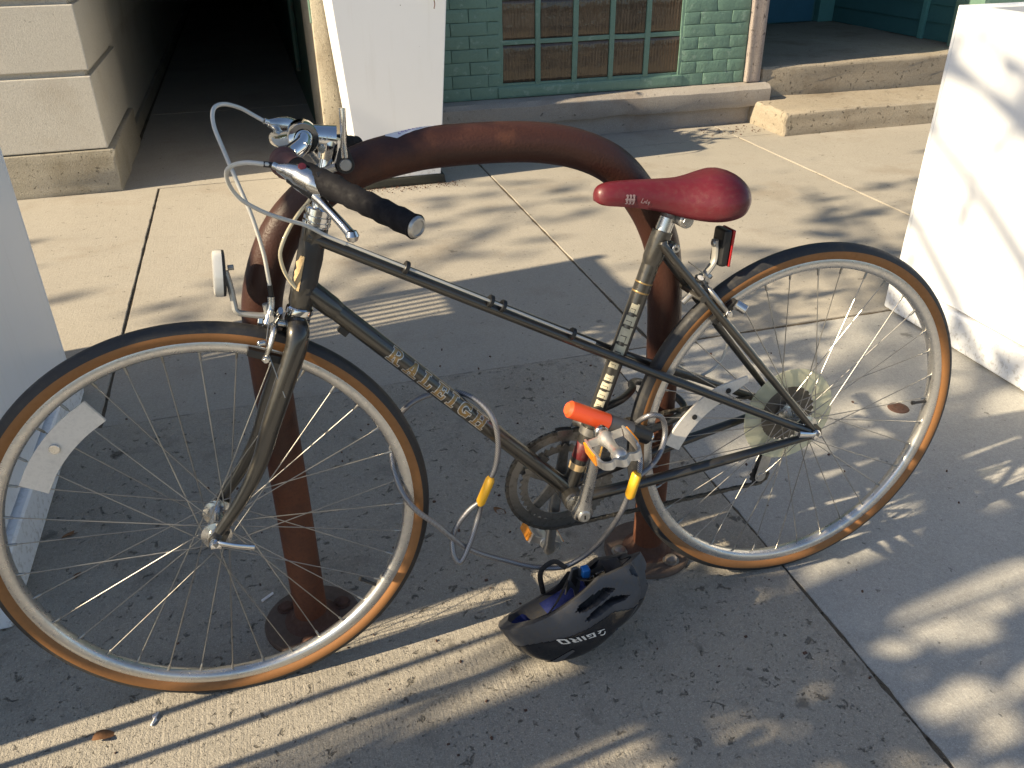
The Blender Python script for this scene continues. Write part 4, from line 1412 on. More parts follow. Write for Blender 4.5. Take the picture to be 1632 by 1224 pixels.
# shift lever beside the stem
for s in (1,):
    b = MB()
    c = Vector((0.788, 0.029 * s, 0.893))
    b.tube([c + Vector((0.000, 0, 0.010)), c + Vector((-0.001, 0.001 * s, 0.030)), c + Vector((-0.003, 0.003 * s, 0.055)), c + Vector((-0.004, 0.002 * s, 0.074))], [0.0075, 0.0052, 0.0058, 0.0062], 12, smooth=4, flat=((1, 0, 0), 0.75))
    l_ = b.build("shift_lever", M['alloy'], bike)
    b = MB()
    ring = [(0.0125 * cos(radians(a)), 0.0125 * sin(radians(a))) for a in range(160, 381, 22)] + [(0.0055, 0.022), (-0.0055, 0.022)]
    b.hull([(c.x + x, c.y - 0.006 * s, c.z + z_) for x, z_ in ring], [(c.x + x, c.y + 0.001 * s, c.z + z_) for x, z_ in ring])
    b.build("lever_boss", M['black'], l_, bevel=0.0008)
    MB().lathe([(0.0, 0.003), (0.0075, 0.003), (0.0085, 0.001), (0.0085, -0.002)], c + Vector((0, 0.002 * s, 0)), (0, s, 0), 24).build("lever_screw", M['alloy_d'], l_)
    MB().cyl(c + Vector((0, 0.0035 * s, 0.016)), c + Vector((0, 0.001 * s, 0.016)), 0.003, 12).build("lever_pin", M['chrome'], l_)
MB().tube([(0.800, 0.026, 0.890), (0.826, 0.014, 0.882), (0.832, 0.0, 0.878), (0.826, -0.014, 0.882), (0.800, -0.026, 0.890)], 0.0055, 10, smooth=5).build("shifter_clamp", M['alloy_d'], bike)

# cables
def cable(name, pts, r, m, ferr=True):
    P = catmull(pts, 10)
    o = MB().tube(P, r, 12).build(name, m, bike)
    return o
ca = cable("brake_cable", [(0.8855, -0.0985, 0.9405), (0.899, -0.104, 0.949), (0.916, -0.10, 0.9605), (0.936, -0.082, 0.969), (0.9495, -0.06, 0.966), (0.952, -0.04, 0.947), (0.944, -0.02, 0.916), (0.933, 0.0, 0.877), (0.921, 0.01, 0.83), (0.914, 0.010, 0.78), (0.913, 0.005, 0.747), (0.913, 0.003, 0.727)], 0.0029, M['housing'])
MB().tube([(0.913, 0.003, 0.728), (0.9132, 0.0015, 0.708)], 0.0036, 12).build("ferrule", M['black'], ca)
cb = cable("brake_cable", [(0.8835, 0.1285, 0.9185), (0.895, 0.130, 0.921), (0.914, 0.118, 0.922), (0.932, 0.09, 0.915), (0.9415, 0.07, 0.903), (0.941, 0.05, 0.882), (0.93, 0.04, 0.861), (0.905, 0.03, 0.84), (0.877, 0.025, 0.825), (0.852, 0.0222, 0.814), (0.825, 0.021, 0.7955), (0.80, 0.0205, 0.781)], 0.0029, M['housing'])
MB().tube([(0.8837, 0.1286, 0.9186), (0.8945, 0.1299, 0.9208)], 0.0037, 12).build("ferrule", M['black'], cb)
cable("shift_cable", [(0.800, -0.018, 0.884), (0.822, -0.021, 0.860), (0.842, -0.014, 0.838), (0.858, 0.008, 0.828), (0.875, 0.02, 0.81), (0.887, 0.025, 0.791), (0.892, 0.025, 0.775), (0.890, 0.021, 0.753), (0.884, 0.0160, 0.735), (0.877, 0.0135, 0.722)], 0.0027, M['housing_c'])
# brake cable run along the near twin tube, with clips
tw = [(0.80, 0.0205, 0.7815), (0.62, 0.0245, 0.6835), (0.42, 0.029, 0.5745)]
MB().tube(tw, 0.0022, 10).build("cable_run", M['housing'], bike)
for t_ in (0.22, 0.55, 0.60, 0.9):
    p = Vector(tw[0]).lerp(Vector(tw[2]), t_)
    MB().cyl(p + Vector((0.003, -0.006, 0.0)), p + Vector((-0.003, -0.006, -0.0035)), 0.0105, 12).build("cable_clip", M['black'], bike)
for t_ in (0.13, 0.86):
    p = DT0.lerp(DT1, t_)
    MB().box((-0.008, -0.006, -0.006), (0.008, 0.006, 0.006), Matrix.Translation(p + Vector((0.011, 0, -0.0135)) * (1 if t_ < .5 else -1)) @ Matrix.Rotation(-0.82, 4, 'Y')).build("cable_stop", M['black'], bike, bevel=0.0015)
cable("rear_shift_cable", [(0.120, -0.062, 0.497), (0.126, -0.060, 0.478), (0.140, -0.060, 0.452), (0.180, -0.056, 0.437), (0.222, -0.05, 0.442), (0.25, -0.045, 0.455)], 0.0027, M['housing'])


# wheels
def rot_y(p, a):
    return Vector((p[0] * cos(a) - p[2] * sin(a), p[1], p[0] * sin(a) + p[2] * cos(a)))


def wheel(C, name_label, rear, phase):
    prof = [(0.3165, -0.0108), (0.3125, -0.0118), (0.3035, -0.0112), (0.2995, -0.0075), (0.2985, 0.0), (0.2995, 0.0075), (0.3035, 0.0112), (0.3125, 0.0118), (0.3165, 0.0108), (0.3150, 0.0090), (0.3105, 0.0075), (0.3105, -0.0075), (0.3150, -0.0090)]
    rim = MB().lathe(prof, seg=120, closed=True).build("wheel", M['rim'], bike, sharp=40)
    rim.location = C
    rc_ = 0.3278
    rs = 0.0155
    tre = [(rc_ + rs * cos(radians(a)), rs * sin(radians(a))) for a in range(-78, 79, 6)]
    tre = [(r + (0.0006 if abs(i - len(tre) // 2) < 9 else -0.0004), h) for i, (r, h) in enumerate(tre)]
    inner = [(rc_ + (rs - 0.0012) * cos(radians(a)), (rs - 0.0012) * sin(radians(a))) for a in range(78, -79, -39)]
    MB().lathe(tre + inner, seg=140, closed=True).build("tyre", M['rubber'], rim, sharp=50)
    b = MB()
    for s in (1, -1):
        pr = [(rc_ + rs * cos(radians(a)), s * rs * sin(radians(a))) for a in (77, 86, 95, 104, 113, 122, 132)]
        pr += [(0.3158, s * 0.0104), (0.3165, s * 0.0088), (0.326, s * 0.0125)]
        b.lathe(pr, seg=140, closed=True)
    b.build("sidewall", M['tan'], rim, sharp=50)
    # hub
    fl, fr = (0.033, -0.033) if not rear else (0.034, -0.021)
    w = 0.05 if not rear else 0.056
    b = MB()
    b.lathe([(0.0, -w), (0.006, -w), (0.006, fr - 0.012), (0.0135, fr - 0.010), (0.0145, fr - 0.0045), (0.0235, fr - 0.0018), (0.0235, fr + 0.0018), (0.0165, fr + 0.004), (0.0125, fr + 0.012), (0.0125, fl - 0.012), (0.0165, fl - 0.004), (0.0235, fl - 0.0018), (0.0235, fl + 0.0018), (0.0145, fl + 0.0045), (0.0135, fl + 0.010), (0.006, fl + 0.012), (0.006, w), (0.0, w)], seg=36)
    hub = b.build("hub", M['alloy'], rim)
    # spokes: 36, four kinds
    hole = 0.0195
    kinds = []
    for side, fy in ((0, fl), (1, fr)):
        for lead in (0, 1):
            b = MB()
            sgn = 1 if lead else -1
            a_h = sgn * radians(66)
            h0 = Vector((hole * cos(a_h), fy + (0.002 if lead else -0.002), hole * sin(a_h)))
            r1 = Vector((0.2998, 0.0022 * (1 if side == 0 else -1), 0.0))
            dirv = (r1 - h0).normalized()
            b.tube([h0, r1 - dirv * 0.013], 0.00092, 6)
            b.tube([r1 - dirv * 0.0135, r1 - dirv * 0.012, r1 + dirv * 0.001], [0.0014, 0.0020, 0.0022], 8)
            kinds.append(b)
    for ki, b in enumerate(kinds):
        side, lead = divmod(ki, 2)
        first = b.build("spoke", M['spoke'], rim)
        for k in range(9):
            o = first if k == 0 else child_copy(first, rim)
            ang = phase + 2 * pi * k / 9 + (2 * pi / 18) * (0.5 if lead else -0.5) + (2 * pi / 36 if side else 0) * 1.0
            o.rotation_euler = (0, -ang, 0)
    # quick release
    b = MB()
    yy = w + 0.001
    b.lathe([(0.0, 0.0), (0.0095, 0.0), (0.0105, 0.002), (0.0105, 0.011), (0.008, 0.016), (0.0, 0.018)], (0, yy, 0), (0, 1, 0), 24)
    MB().lathe([(0.0, 0.0), (0.010, 0.0), (0.009, 0.009), (0.006, 0.013), (0.0, 0.014)], (0, -yy, 0), (0, -1, 0), 20).build("axle_nut", M['chrome'], rim)
    if not rear:
        b.tube([(0.0, yy + 0.010, 0.004), (-0.012, yy + 0.016, 0.004), (-0.03, yy + 0.019, -0.002), (-0.055, yy + 0.020, -0.010)], [0.0052, 0.0046, 0.0050, 0.0056], 14, smooth=5, flat=((0, 1, 0), 0.6))
    else:
        b.tube([(0.0, yy + 0.010, 0.004), (0.010, yy + 0.016, 0.006), (0.024, yy + 0.018, 0.010), (0.042, yy + 0.018, 0.014)], [0.0052, 0.0046, 0.0050, 0.0060], 14, smooth=5, flat=((0, 1, 0), 0.6))
    b.build("quick_release", M['chrome'], rim)
    return rim


def strip(name, parent, pts, hw, y, th, m):
    """curved reflector plate through pts (x, z), half width hw"""
    P = catmull([(x, 0, z_) for x, z_ in pts], 6)
    b = MB()
    n = len(P)
    a, c = [], []
    for i, p in enumerate(P):
        t_ = (P[min(i + 1, n - 1)] - P[max(i - 1, 0)]).normalized()
        nn_ = Vector((-t_.z, 0, t_.x))
        k = hw(i / (n - 1)) if callable(hw) else hw
        a.append(p + nn_ * k)
        c.append(p - nn_ * k)
    ring = a + c[::-1]
    b.hull([(p.x, y - th / 2, p.z) for p in ring], [(p.x, y + th / 2, p.z) for p in ring])
    return b.build(name, m, parent, bevel=0.0015)


fwh = wheel(FW, "front", False, 0.09)
rwh = wheel(RW, "rear", True, 0.02)
ra = [radians(27.5 + 34 * i / 4) for i in range(5)]
rf = strip("reflector", fwh, [(0.2645 * cos(a), 0.2645 * sin(a)) for a in ra], 0.0205, 0.012, 0.005, M['spoke_refl'])
MB().cyl((0.1915, 0.0145, 0.1835), (0.1915, 0.0180, 0.1835), 0.0075, 16).build("reflector_bolt", M['alloy'], rf)
rr_ = strip("reflector", rwh, [(0.263, -0.004), (0.238, 0.035), (0.205, 0.068), (0.165, 0.092), (0.118, 0.111)], lambda t_: 0.0165 * (1 - 0.65 * max(0, t_ - 0.7) / 0.3), 0.012, 0.005, M['spoke_refl'])
for (x, z_) in ((0.222, 0.052), (0.158, 0.094)):
    MB().cyl((x, 0.0147, z_), (x, 0.0172, z_), 0.005, 14).build("reflector_bolt", M['black'], rr_)
for wh, a in ((fwh, radians(218)), (rwh, radians(182.5))):
    d_ = Vector((cos(a), 0, sin(a)))
    b = MB()
    b.tube([d_ * 0.299, d_ * 0.272], 0.0030, 10)
    v_ = b.build("valve", M['black'], wh)
    MB().tube([d_ * 0.2718, d_ * 0.266], 0.0040, 10).build("valve_cap", M['black'], v_)
# freewheel, spoke guard
b = MB()
for i, r in enumerate((0.056, 0.050, 0.044, 0.038, 0.031)):
    y = -0.0275 - i * 0.0052
    teeth = int(r * 2 * pi / 0.0127)
    ring_o = []
    for k in range(teeth * 4):
        a = 2 * pi * k / (teeth * 4)
        rr = r + (0.0028 if k % 4 in (1, 2) else -0.0012)
        ring_o.append((rr * cos(a), rr * sin(a)))
    b.hull([(x, y, z_) for x, z_ in ring_o], [(x, y - 0.0018, z_) for x, z_ in ring_o])
b.cyl((0, -0.026, 0), (0, -0.053, 0), 0.022, 24)
b.build("freewheel", M['chain'], rwh, sharp=30)
b = MB().lathe([(0.057, -0.0245), (0.078, -0.0225), (0.092, -0.0215), (0.095, -0.0218), (0.095, -0.0228), (0.092, -0.0232), (0.078, -0.0242), (0.057, -0.0258)], seg=72, closed=True)
b.build("spoke_guard", M['disc'], rwh)

# cranks and chainrings
BBc = Vector((0.456, 0, 0.272))
def chainring(name, r, y, wring, arms):
    b = MB()
    teeth = int(2 * pi * r / 0.0127)
    n = teeth * 4
    o = len(b.v)
    inn = r - wring
    for yy in (y, y - 0.003):
        for k in range(n):
            a = 2 * pi * k / n
            rr = r + (0.0026 if k % 4 in (1, 2) else -0.0016)
            b.v.append(BBc + Vector((rr * cos(a), yy, rr * sin(a))))
        for k in range(n):
            a = 2 * pi * k / n
            b.v.append(BBc + Vector((inn * cos(a), yy, inn * sin(a))))
    for k in range(n):
        k2 = (k + 1) % n
        b.f += [(k, k2, n + k2, n + k), (2 * n + k, 2 * n + k2, 3 * n + k2, 3 * n + k), (k, k2, 2 * n + k2, 2 * n + k), (n + k, n + k2, 3 * n + k2, 3 * n + k)]
    return b.build(name, M['ring'], bike, sharp=30)
cro = chainring("chainring", 0.1035, -0.0455, 0.019, True)
chainring("chainring", 0.079, -0.0385, 0.013, True)
b = MB()
for k in range(5):
    a = radians(98 + 72 * k)
    d_ = Vector((cos(a), 0, sin(a)))
    p_ = Vector((-sin(a), 0, cos(a)))
    y = -0.0480
    r0, r1 = 0.010, 0.088
    A = [BBc + d_ * r0 + p_ * 0.011, BBc + d_ * r0 - p_ * 0.011, BBc + d_ * r1 - p_ * 0.0075, BBc + d_ * r1 + p_ * 0.0075]
    b.hull([q + Vector((0, y, 0)) for q in A], [q + Vector((0, y - 0.006, 0)) for q in A])
b.build("spider", M['ring'], cro, bevel=0.001)
# near crank, pointing up; far crank, pointing down
def crank(pa, pb, s):
    b = MB()
    pa, pb = Vector(pa), Vector(pb)
    d_ = (pb - pa).normalized()
    side = d_.cross(Vector((0, 1, 0))).normalized()
    secs = []
    for t_, w_, th_ in ((-0.085, 0.008, 0.007), (-0.06, 0.0155, 0.0105), (0.0, 0.0185, 0.0125), (0.07, 0.0155, 0.0115), (0.16, 0.0115, 0.0095), (0.6, 0.0098, 0.0078), (0.93, 0.0098, 0.0070), (1.0, 0.0128, 0.0070), (1.05, 0.0112, 0.0066), (1.075, 0.005, 0.0055)):
        c = pa.lerp(pb, t_)
        ring = []
        for k in range(12):
            a = 2 * pi * k / 12
            cx_, sx_ = cos(a), sin(a)
            cx_ = math.copysign(abs(cx_) ** 0.6, cx_)
            sx_ = math.copysign(abs(sx_) ** 0.6, sx_)
            ring.append(c + side * (w_ * cx_) + Vector((0, th_ * sx_, 0)))
        secs.append(ring)
    for i, r in enumerate(secs):
        b.v += r
        if i:
            for k in range(12):
                k2 = (k + 1) % 12
                b.f.append(((i - 1) * 12 + k, (i - 1) * 12 + k2, i * 12 + k2, i * 12 + k))
    b.f.append(tuple(range(12)))
    b.f.append(tuple((len(secs) - 1) * 12 + k for k in range(12)))
    return b.build("crank", M['alloy'] if s > 0 else M['alloy_d'], bike, sharp=50)
PE = Vector((0.428, 0.078, 0.4345))
ck = crank((0.4525, 0.058, 0.268), PE, 1)
MB().lathe([(0.0, 0.0155), (0.009, 0.0155), (0.0115, 0.0135), (0.0118, 0.010)], (0.4525, 0.058, 0.268), (0, 1, 0), 24).build("dust_cap", M['alloy_d'], ck)
MB().box((-0.0015, 0, -0.004), (0.0015, 0.0004, 0.004), Matrix.Translation((0.4525, 0.0737, 0.268))).build("cap_slot", M['black'], ck)
PE2 = Vector((0.472, -0.071, 0.105))
crank((0.456, -0.060, 0.272), PE2, -1)


def text_mesh(name, body, size, f, m, parent, spacing=1.0):
    cu = bpy.data.curves.new("txt", 'FONT')
    cu.body = body
    cu.size = size
    cu.space_character = spacing
    cu.align_x = 'CENTER'
    cu.align_y = 'CENTER'
    to = bpy.data.objects.new("txt", cu)
    COL.objects.link(to)
    dg = bpy.context.evaluated_depsgraph_get()
    me = bpy.data.meshes.new_from_object(to.evaluated_get(dg))
    bpy.data.objects.remove(to)
    bpy.data.curves.remove(cu)
    b = MB()
    b.add([f(v.co.x, v.co.y) for v in me.vertices], [tuple(p.vertices) for p in me.polygons])
    bpy.data.meshes.remove(me)
    return b.build(name, m, parent, smooth=False)


cd_ = (PE - Vector((0.4525, 0.058, 0.268))).normalized()
cs_ = cd_.cross(Vector((0, 1, 0))).normalized()
text_mesh("crank_lettering", "SUGINO", 0.0078, lambda x, y: Vector((0.4525, 0.058, 0.268)) + cd_ * (0.045 - x) + cs_ * y * (-1) + Vector((0, 0.0113, 0)), M['black'], ck, 1.15)
text_mesh("stem_lettering", "SAKAE", 0.0085, lambda x, y: (T + CL) / 2 + Vector((-0.006 - x, 0.0158, y - 0.001)), M['white'], bike)


def pedal(P, s, tilt, name="pedal"):
    """cage pedal; axle runs out from P along local y"""
    root = MB()
    L = 0.086
    root.lathe([(0.0, 0.0), (0.0065, 0.0), (0.0065, 0.006), (0.0125, 0.008), (0.0140, 0.016), (0.0105, 0.024), (0.0085, 0.040), (0.0088, 0.058), (0.0125, 0.064), (0.0132, 0.074), (0.0125, 0.080), (0.0095, 0.085), (0.003, 0.0865), (0.0028, 0.084), (0.0, 0.084)], (0, 0, 0), (0, s, 0), 24)
    rt = root.build(name, M['alloy_p'], bike)
    rt.location = P
    rt.rotation_euler = (0, tilt, 0)
    # cage: inner bar, two side plates, curled outer plate
    def plate(pts, h=0.0070, th=0.0017):
        b = MB()
        Q = catmull([(x, y * s, 0) for x, y in pts], 6) if len(pts) > 2 else [Vector((x, y * s, 0)) for x, y in pts]
        n = len(Q)
        o = len(b.v)
        for i, p in enumerate(Q):
            t_ = (Q[min(i + 1, n - 1)] - Q[max(i - 1, 0)]).normalized()
            nn_ = Vector((-t_.y, t_.x, 0)) * th
            wav = 0.0
            b.v += [p + nn_ + Vector((0, 0, h)), p + nn_ - Vector((0, 0, h)), p - nn_ - Vector((0, 0, h)), p - nn_ + Vector((0, 0, h))]
            if i:
                for k in range(4):
                    k2 = (k + 1) % 4
                    b.f.append((o + (i - 1) * 4 + k, o + (i - 1) * 4 + k2, o + i * 4 + k2, o + i * 4 + k))
        b.f += [(o, o + 1, o + 2, o + 3), tuple(o + (n - 1) * 4 + k for k in range(4))]
        return b
    c = plate([(0.033, 0.012), (-0.030, 0.012)])
    c.build("cage", M['alloy_p'], rt)
    for sx in (1, -1):
        plate([(0.033 * sx, 0.010), (0.0345 * sx, 0.030), (0.0345 * sx, 0.050), (0.033 * sx, 0.070)], 0.0105).build("cage", M['alloy_p'], rt)
        b = MB().box((-0.0018, 0.016, -0.0100), (0.0018, 0.062, 0.0100), Matrix.Scale(s, 4, (0, 1, 0)))
        o = b.build("pedal_reflector", M['amber'], rt, bevel=0.001)
        o.location = (0.0372 * sx, 0, 0)
    plate([(0.0335, 0.068), (0.031, 0.082), (0.021, 0.088), (0.012, 0.084), (0.0, 0.094), (-0.012, 0.084), (-0.021, 0.088), (-0.031, 0.082), (-0.0335, 0.068)], 0.0070, 0.0022).build("cage", M['alloy_p'], rt)
    return rt
pedal(PE + Vector((0, 0.008, 0)), 1, radians(12))
pedal(PE2 + Vector((0, -0.008, 0)), -1, radians(-28))
# a worn blue rubber end and a lever on the chain tensioner

# chain
RDp = Vector((0.034, -0.046, 0.199))
RDu = Vector((0.020, -0.046, 0.262))
ych = -0.0465
def circ(c, r, a0, a1, n):
    return [Vector((c[0] + r * cos(radians(a0 + (a1 - a0) * i / n)), ych, c[2] + r * sin(radians(a0 + (a1 - a0) * i / n)))) for i in range(n + 1)]
loop = circ(BBc, 0.1035, 97, -88, 26) + circ(RDp, 0.020, -95, -250, 8) + circ(RDu, 0.020, -55, 60, 6) + circ(RW, 0.040, -80, -262, 14)
seglen = [(loop[(i + 1) % len(loop)] - loop[i]).length for i in range(len(loop))]
total = sum(seglen)
nl = int(total / 0.0127)
b = MB()
def at(dist):
    dist %= total
    for i, L in enumerate(seglen):
        if dist <= L:
            return loop[i].lerp(loop[(i + 1) % len(loop)], dist / L if L else 0)
        dist -= L
    return loop[0]
for k in range(nl):
    p, q = at(k * total / nl), at((k + 1) * total / nl)
    d_ = (q - p)
    x_ = d_.normalized()
    mtx = Matrix((( x_.x, 0, -x_.z, (p.x + q.x) / 2), (x_.y, 1, 0, (p.y + q.y) / 2), (x_.z, 0, x_.x, (p.z + q.z) / 2), (0, 0, 0, 1)))
    w = 0.0032 if k % 2 else 0.0019
    for s in (1, -1):
        b.box((-0.0078, s * w - 0.0006, -0.0030), (0.0078, s * w + 0.0006, 0.0030), mtx)
    b.cyl(p + Vector((0, -0.0038, 0)), p + Vector((0, 0.0038, 0)), 0.0026, 8)
ch = b.build("chain", M['chain'], bike, smooth=False)
# rear derailleur
b = MB()
for c in (RDp, RDu):
    teeth = 11
    ring_o = [((0.0195 + (0.0016 if k % 4 in (1, 2) else -0.001)) * cos(2 * pi * k / 44), (0.0195 + (0.0016 if k % 4 in (1, 2) else -0.001)) * sin(2 * pi * k / 44)) for k in range(44)]
    for y0, y1 in ((-0.0012, 0.0012),):
        b.hull([(c.x + x, c.y + y0, c.z + z_) for x, z_ in ring_o], [(c.x + x, c.y + y1, c.z + z_) for x, z_ in ring_o])
rd = b.build("derailleur_pulley", M['black'], bike, sharp=30)
b = MB()
for yy in (0.006, -0.006):
    ring = [RDp + Vector((0.012 * cos(radians(a)), yy, 0.012 * sin(radians(a)))) for a in range(170, 371, 25)] + [RDu + Vector((0.011 * cos(radians(a)), yy, 0.011 * sin(radians(a)))) for a in range(10, 191, 25)]
    b.hull([p + Vector((0, -0.0007, 0)) for p in ring], [p + Vector((0, 0.0007, 0)) for p in ring])
for c in (RDp, RDu):
    b.cyl(c + Vector((0, -0.008, 0)), c + Vector((0, 0.008, 0)), 0.0085, 14)
b.build("derailleur_cage", M['alloy_d'], rd)
b = MB()
b.tube([(0.004, -0.066, 0.325), (0.002, -0.070, 0.305), (0.020, -0.066, 0.270)], [0.011, 0.010, 0.009], 12, smooth=4)
b.cyl((0.004, -0.058, 0.322), (0.004, -0.076, 0.322), 0.0095, 14)
b.build("rear_derailleur", M['alloy_d'], bike)
# front derailleur
b = MB()
for y in (-0.040, -0.053):
    ring = [BBc + Vector((r * cos(radians(a)), y, r * sin(radians(a)))) for a in range(86, 104, 4) for r in (0.098,)] + [BBc + Vector((0.110 * cos(radians(a)), y, 0.110 * sin(radians(a)))) for a in range(102, 85, -4)]
    b.hull(ring, [p + Vector((0, 0.0014, 0)) for p in ring])
b.tube([(0.418, -0.012, 0.396), (0.424, -0.03, 0.398), (0.428, -0.042, 0.392)], 0.008, 10, smooth=4)
b.lathe([(0.0150, -0.007), (0.0185, -0.007), (0.0185, 0.007), (0.0150, 0.007)], ST0 + sd * 0.39, sd, 24)
b.build("front_derailleur", M['ring'], bike, sharp=40)

# brakes
def frame_m(o, x, z):
    x, z = Vector(x).normalized(), Vector(z).normalized()
    y = z.cross(x).normalized()
    z = x.cross(y)
    return Matrix(((x.x, y.x, z.x, o[0]), (x.y, y.y, z.y, o[1]), (x.z, y.z, z.z, o[2]), (0, 0, 0, 1)))

def caliper(piv, fwd, wheelc, hub_r, side_cable, m):
    """side-pull caliper hung at piv; fwd = away from the frame"""
    f_ = Vector(fwd).normalized()
    rad_ = (Vector(wheelc) - Vector(piv))
    rad_.y = 0
    dn = rad_.normalized()
    P = Vector(piv)
    dist = rad_.length
    root = MB()
    root.cyl(P - f_ * 0.012, P + f_ * 0.026, 0.0058, 14)
    root.cyl(P + f_ * 0.026, P + f_ * 0.033, 0.0080, 6)
    cal = root.build("brake_caliper", m, bike)
    for s, ff in ((1, 0.010), (-1, 0.018)):
        A = P + f_ * ff
        Y = Vector((0, 1, 0))
        pad = P + dn * (dist - 0.3105) + Y * (0.024 * s) + f_ * 0.010
        pts = [A - dn * 0.030 + Y * (side_cable * 0.030 if s == 1 else side_cable * 0.026) + dn * (0.0 if s == 1 else 0.016), A - dn * 0.016 + Y * (0.016 * s if s == side_cable else 0.010 * side_cable), A, A + Y * (0.022 * s) + dn * 0.004, A + Y * (0.033 * s) + dn * (0.020), pad + Y * 0.007 * s - f_ * 0.0]
        b = MB()
        b.tube(pts, [0.0058, 0.0068, 0.0098, 0.0088, 0.0074, 0.0074], 12, smooth=5, flat=((f_.x, f_.y, f_.z), 0.62))
        b.build("brake_arm", m, cal)
        t_ = dn.cross(Y).normalized()
        mt = frame_m(pad, t_, dn)
        b = MB().box((-0.027, -0.0065, -0.0060), (0.027, 0.0065, 0.0060), mt)
        b.build("brake_pad", M['black'], cal, bevel=0.0025)
        b = MB()
        b.cyl(pad, pad + Y * 0.016 * s, 0.0062, 6)
        b.cyl(pad + Y * 0.0162 * s, pad + Y * 0.020 * s, 0.0042, 12)
        b.build("pad_nut", M['alloy'], cal)
    return cal
cf = caliper((0.906, 0, 0.6665), (0.95, 0, 0.30), FW, 0, 1, M['alloy'])
MB().tube([(0.9135, 0.002, 0.710), (0.9165, 0.004, 0.693), (0.925, 0.010, 0.672)], [0.0052, 0.0050, 0.0062], 12, smooth=3).build("barrel_adjuster", M['alloy'], cf)
MB().tube([(0.918, 0.008, 0.688), (0.928, 0.026, 0.658), (0.930, 0.034, 0.640), (0.916, 0.056, 0.572)], 0.0009, 6, smooth=4).build("cable_tail", M['spoke'], cf)
MB().cyl((0.932, 0.031, 0.652), (0.942, 0.034, 0.653), 0.0045, 14).build("anchor_bolt", M['alloy'], cf)
cr_ = caliper((0.225, 0, 0.632), (-0.62, 0, 0.78), RW, 0, 1, M['alloy_d'])
MB().cyl((0.1745, 0.040, 0.6135), (0.160, 0.050, 0.603), 0.0088, 14).build("anchor_bolt", M['alloy'], cr_)
MB().tube([(0.252, 0.0, 0.612), (0.232, 0.0, 0.628)], 0.0052, 10).build("bridge_bolt", M['alloy_d'], cr_)
MB().tube([(0.2335, -0.038, 0.628), (0.2335, 0.038, 0.628)], 0.0062, 12).build("stay_bridge", M['frame'], bike)
MB().tube([(0.256, 0.020, 0.690), (0.238, 0.018, 0.676), (0.222, 0.020, 0.662)], 0.0011, 6, smooth=3).build("straddle_wire", M['spoke'], cr_)
# front reflector
b = MB()
rc0 = Vector((0.978, -0.012, 0.749))
b.lathe([(0.0, 0.010), (0.028, 0.010), (0.0325, 0.0085), (0.0335, 0.005), (0.0335, -0.003)], rc0, (1, 0.06, 0.12), 36)
fr_ = b.build("headlamp_reflector", M['white_refl'], bike)
b = MB()
b.lathe([(0.0334, -0.0032), (0.0328, -0.0065), (0.026, -0.0075), (0.0, -0.0075)], rc0, (1, 0.06, 0.12), 36)
b.build("reflector_back", M['black'], fr_)
b = MB()
b.tube([(0.970, -0.010, 0.752), (0.967, -0.006, 0.728), (0.966, -0.002, 0.704), (0.9645, 0.0, 0.694), (0.955, 0.0, 0.6885), (0.930, 0.002, 0.683), (0.923, 0.002, 0.686), (0.9235, 0.001, 0.7)], 0.0045, 10, smooth=5, flat=((0, 1, 0), 1.5))
b.build("reflector_bracket", M['steel_br'], fr_)
MB().cyl((0.9665, -0.011, 0.756), (0.958, -0.011, 0.756), 0.004, 10).build("reflector_nut", M['steel_br'], fr_)
# rear reflector
b = MB()
rc1 = Vector((0.187, 0.0, 0.703))
mt = frame_m(rc1, (0, 1, 0), (-0.10, 0, 1))
b.box((-0.019, -0.0075, -0.031), (0.019, 0.0075, 0.031), mt)
rrf = b.build("tail_reflector", M['black'], bike, bevel=0.006, bseg=3)
fw_ = (mt.to_3x3() @ Vector((0, 1, 0)))
sg = 1 if fw_.x < 0 else -1
b = MB().box((-0.019, sg * 0.0078 - 0.0052 * (sg < 0), -0.031), (0.019, sg * 0.0078 + 0.0052 * (sg > 0), 0.031), mt)
b.build("red_lens", M['red'], rrf, bevel=0.0025, bseg=3)
b = MB()
b.tube([(0.236, 0.012, 0.640), (0.222, 0.010, 0.657), (0.206, 0.006, 0.672), (0.1995, 0.004, 0.684), (0.1985, 0.003, 0.700), (0.2005, 0.003, 0.716)], 0.0050, 10, smooth=5, flat=((0, 1, 0), 1.5))
b.build("reflector_bracket", M['steel_br'], rrf)
MB().cyl((0.199, 0.004, 0.711), (0.206, 0.004, 0.711), 0.0055, 12).build("reflector_bolt", M['alloy_d'], rrf)

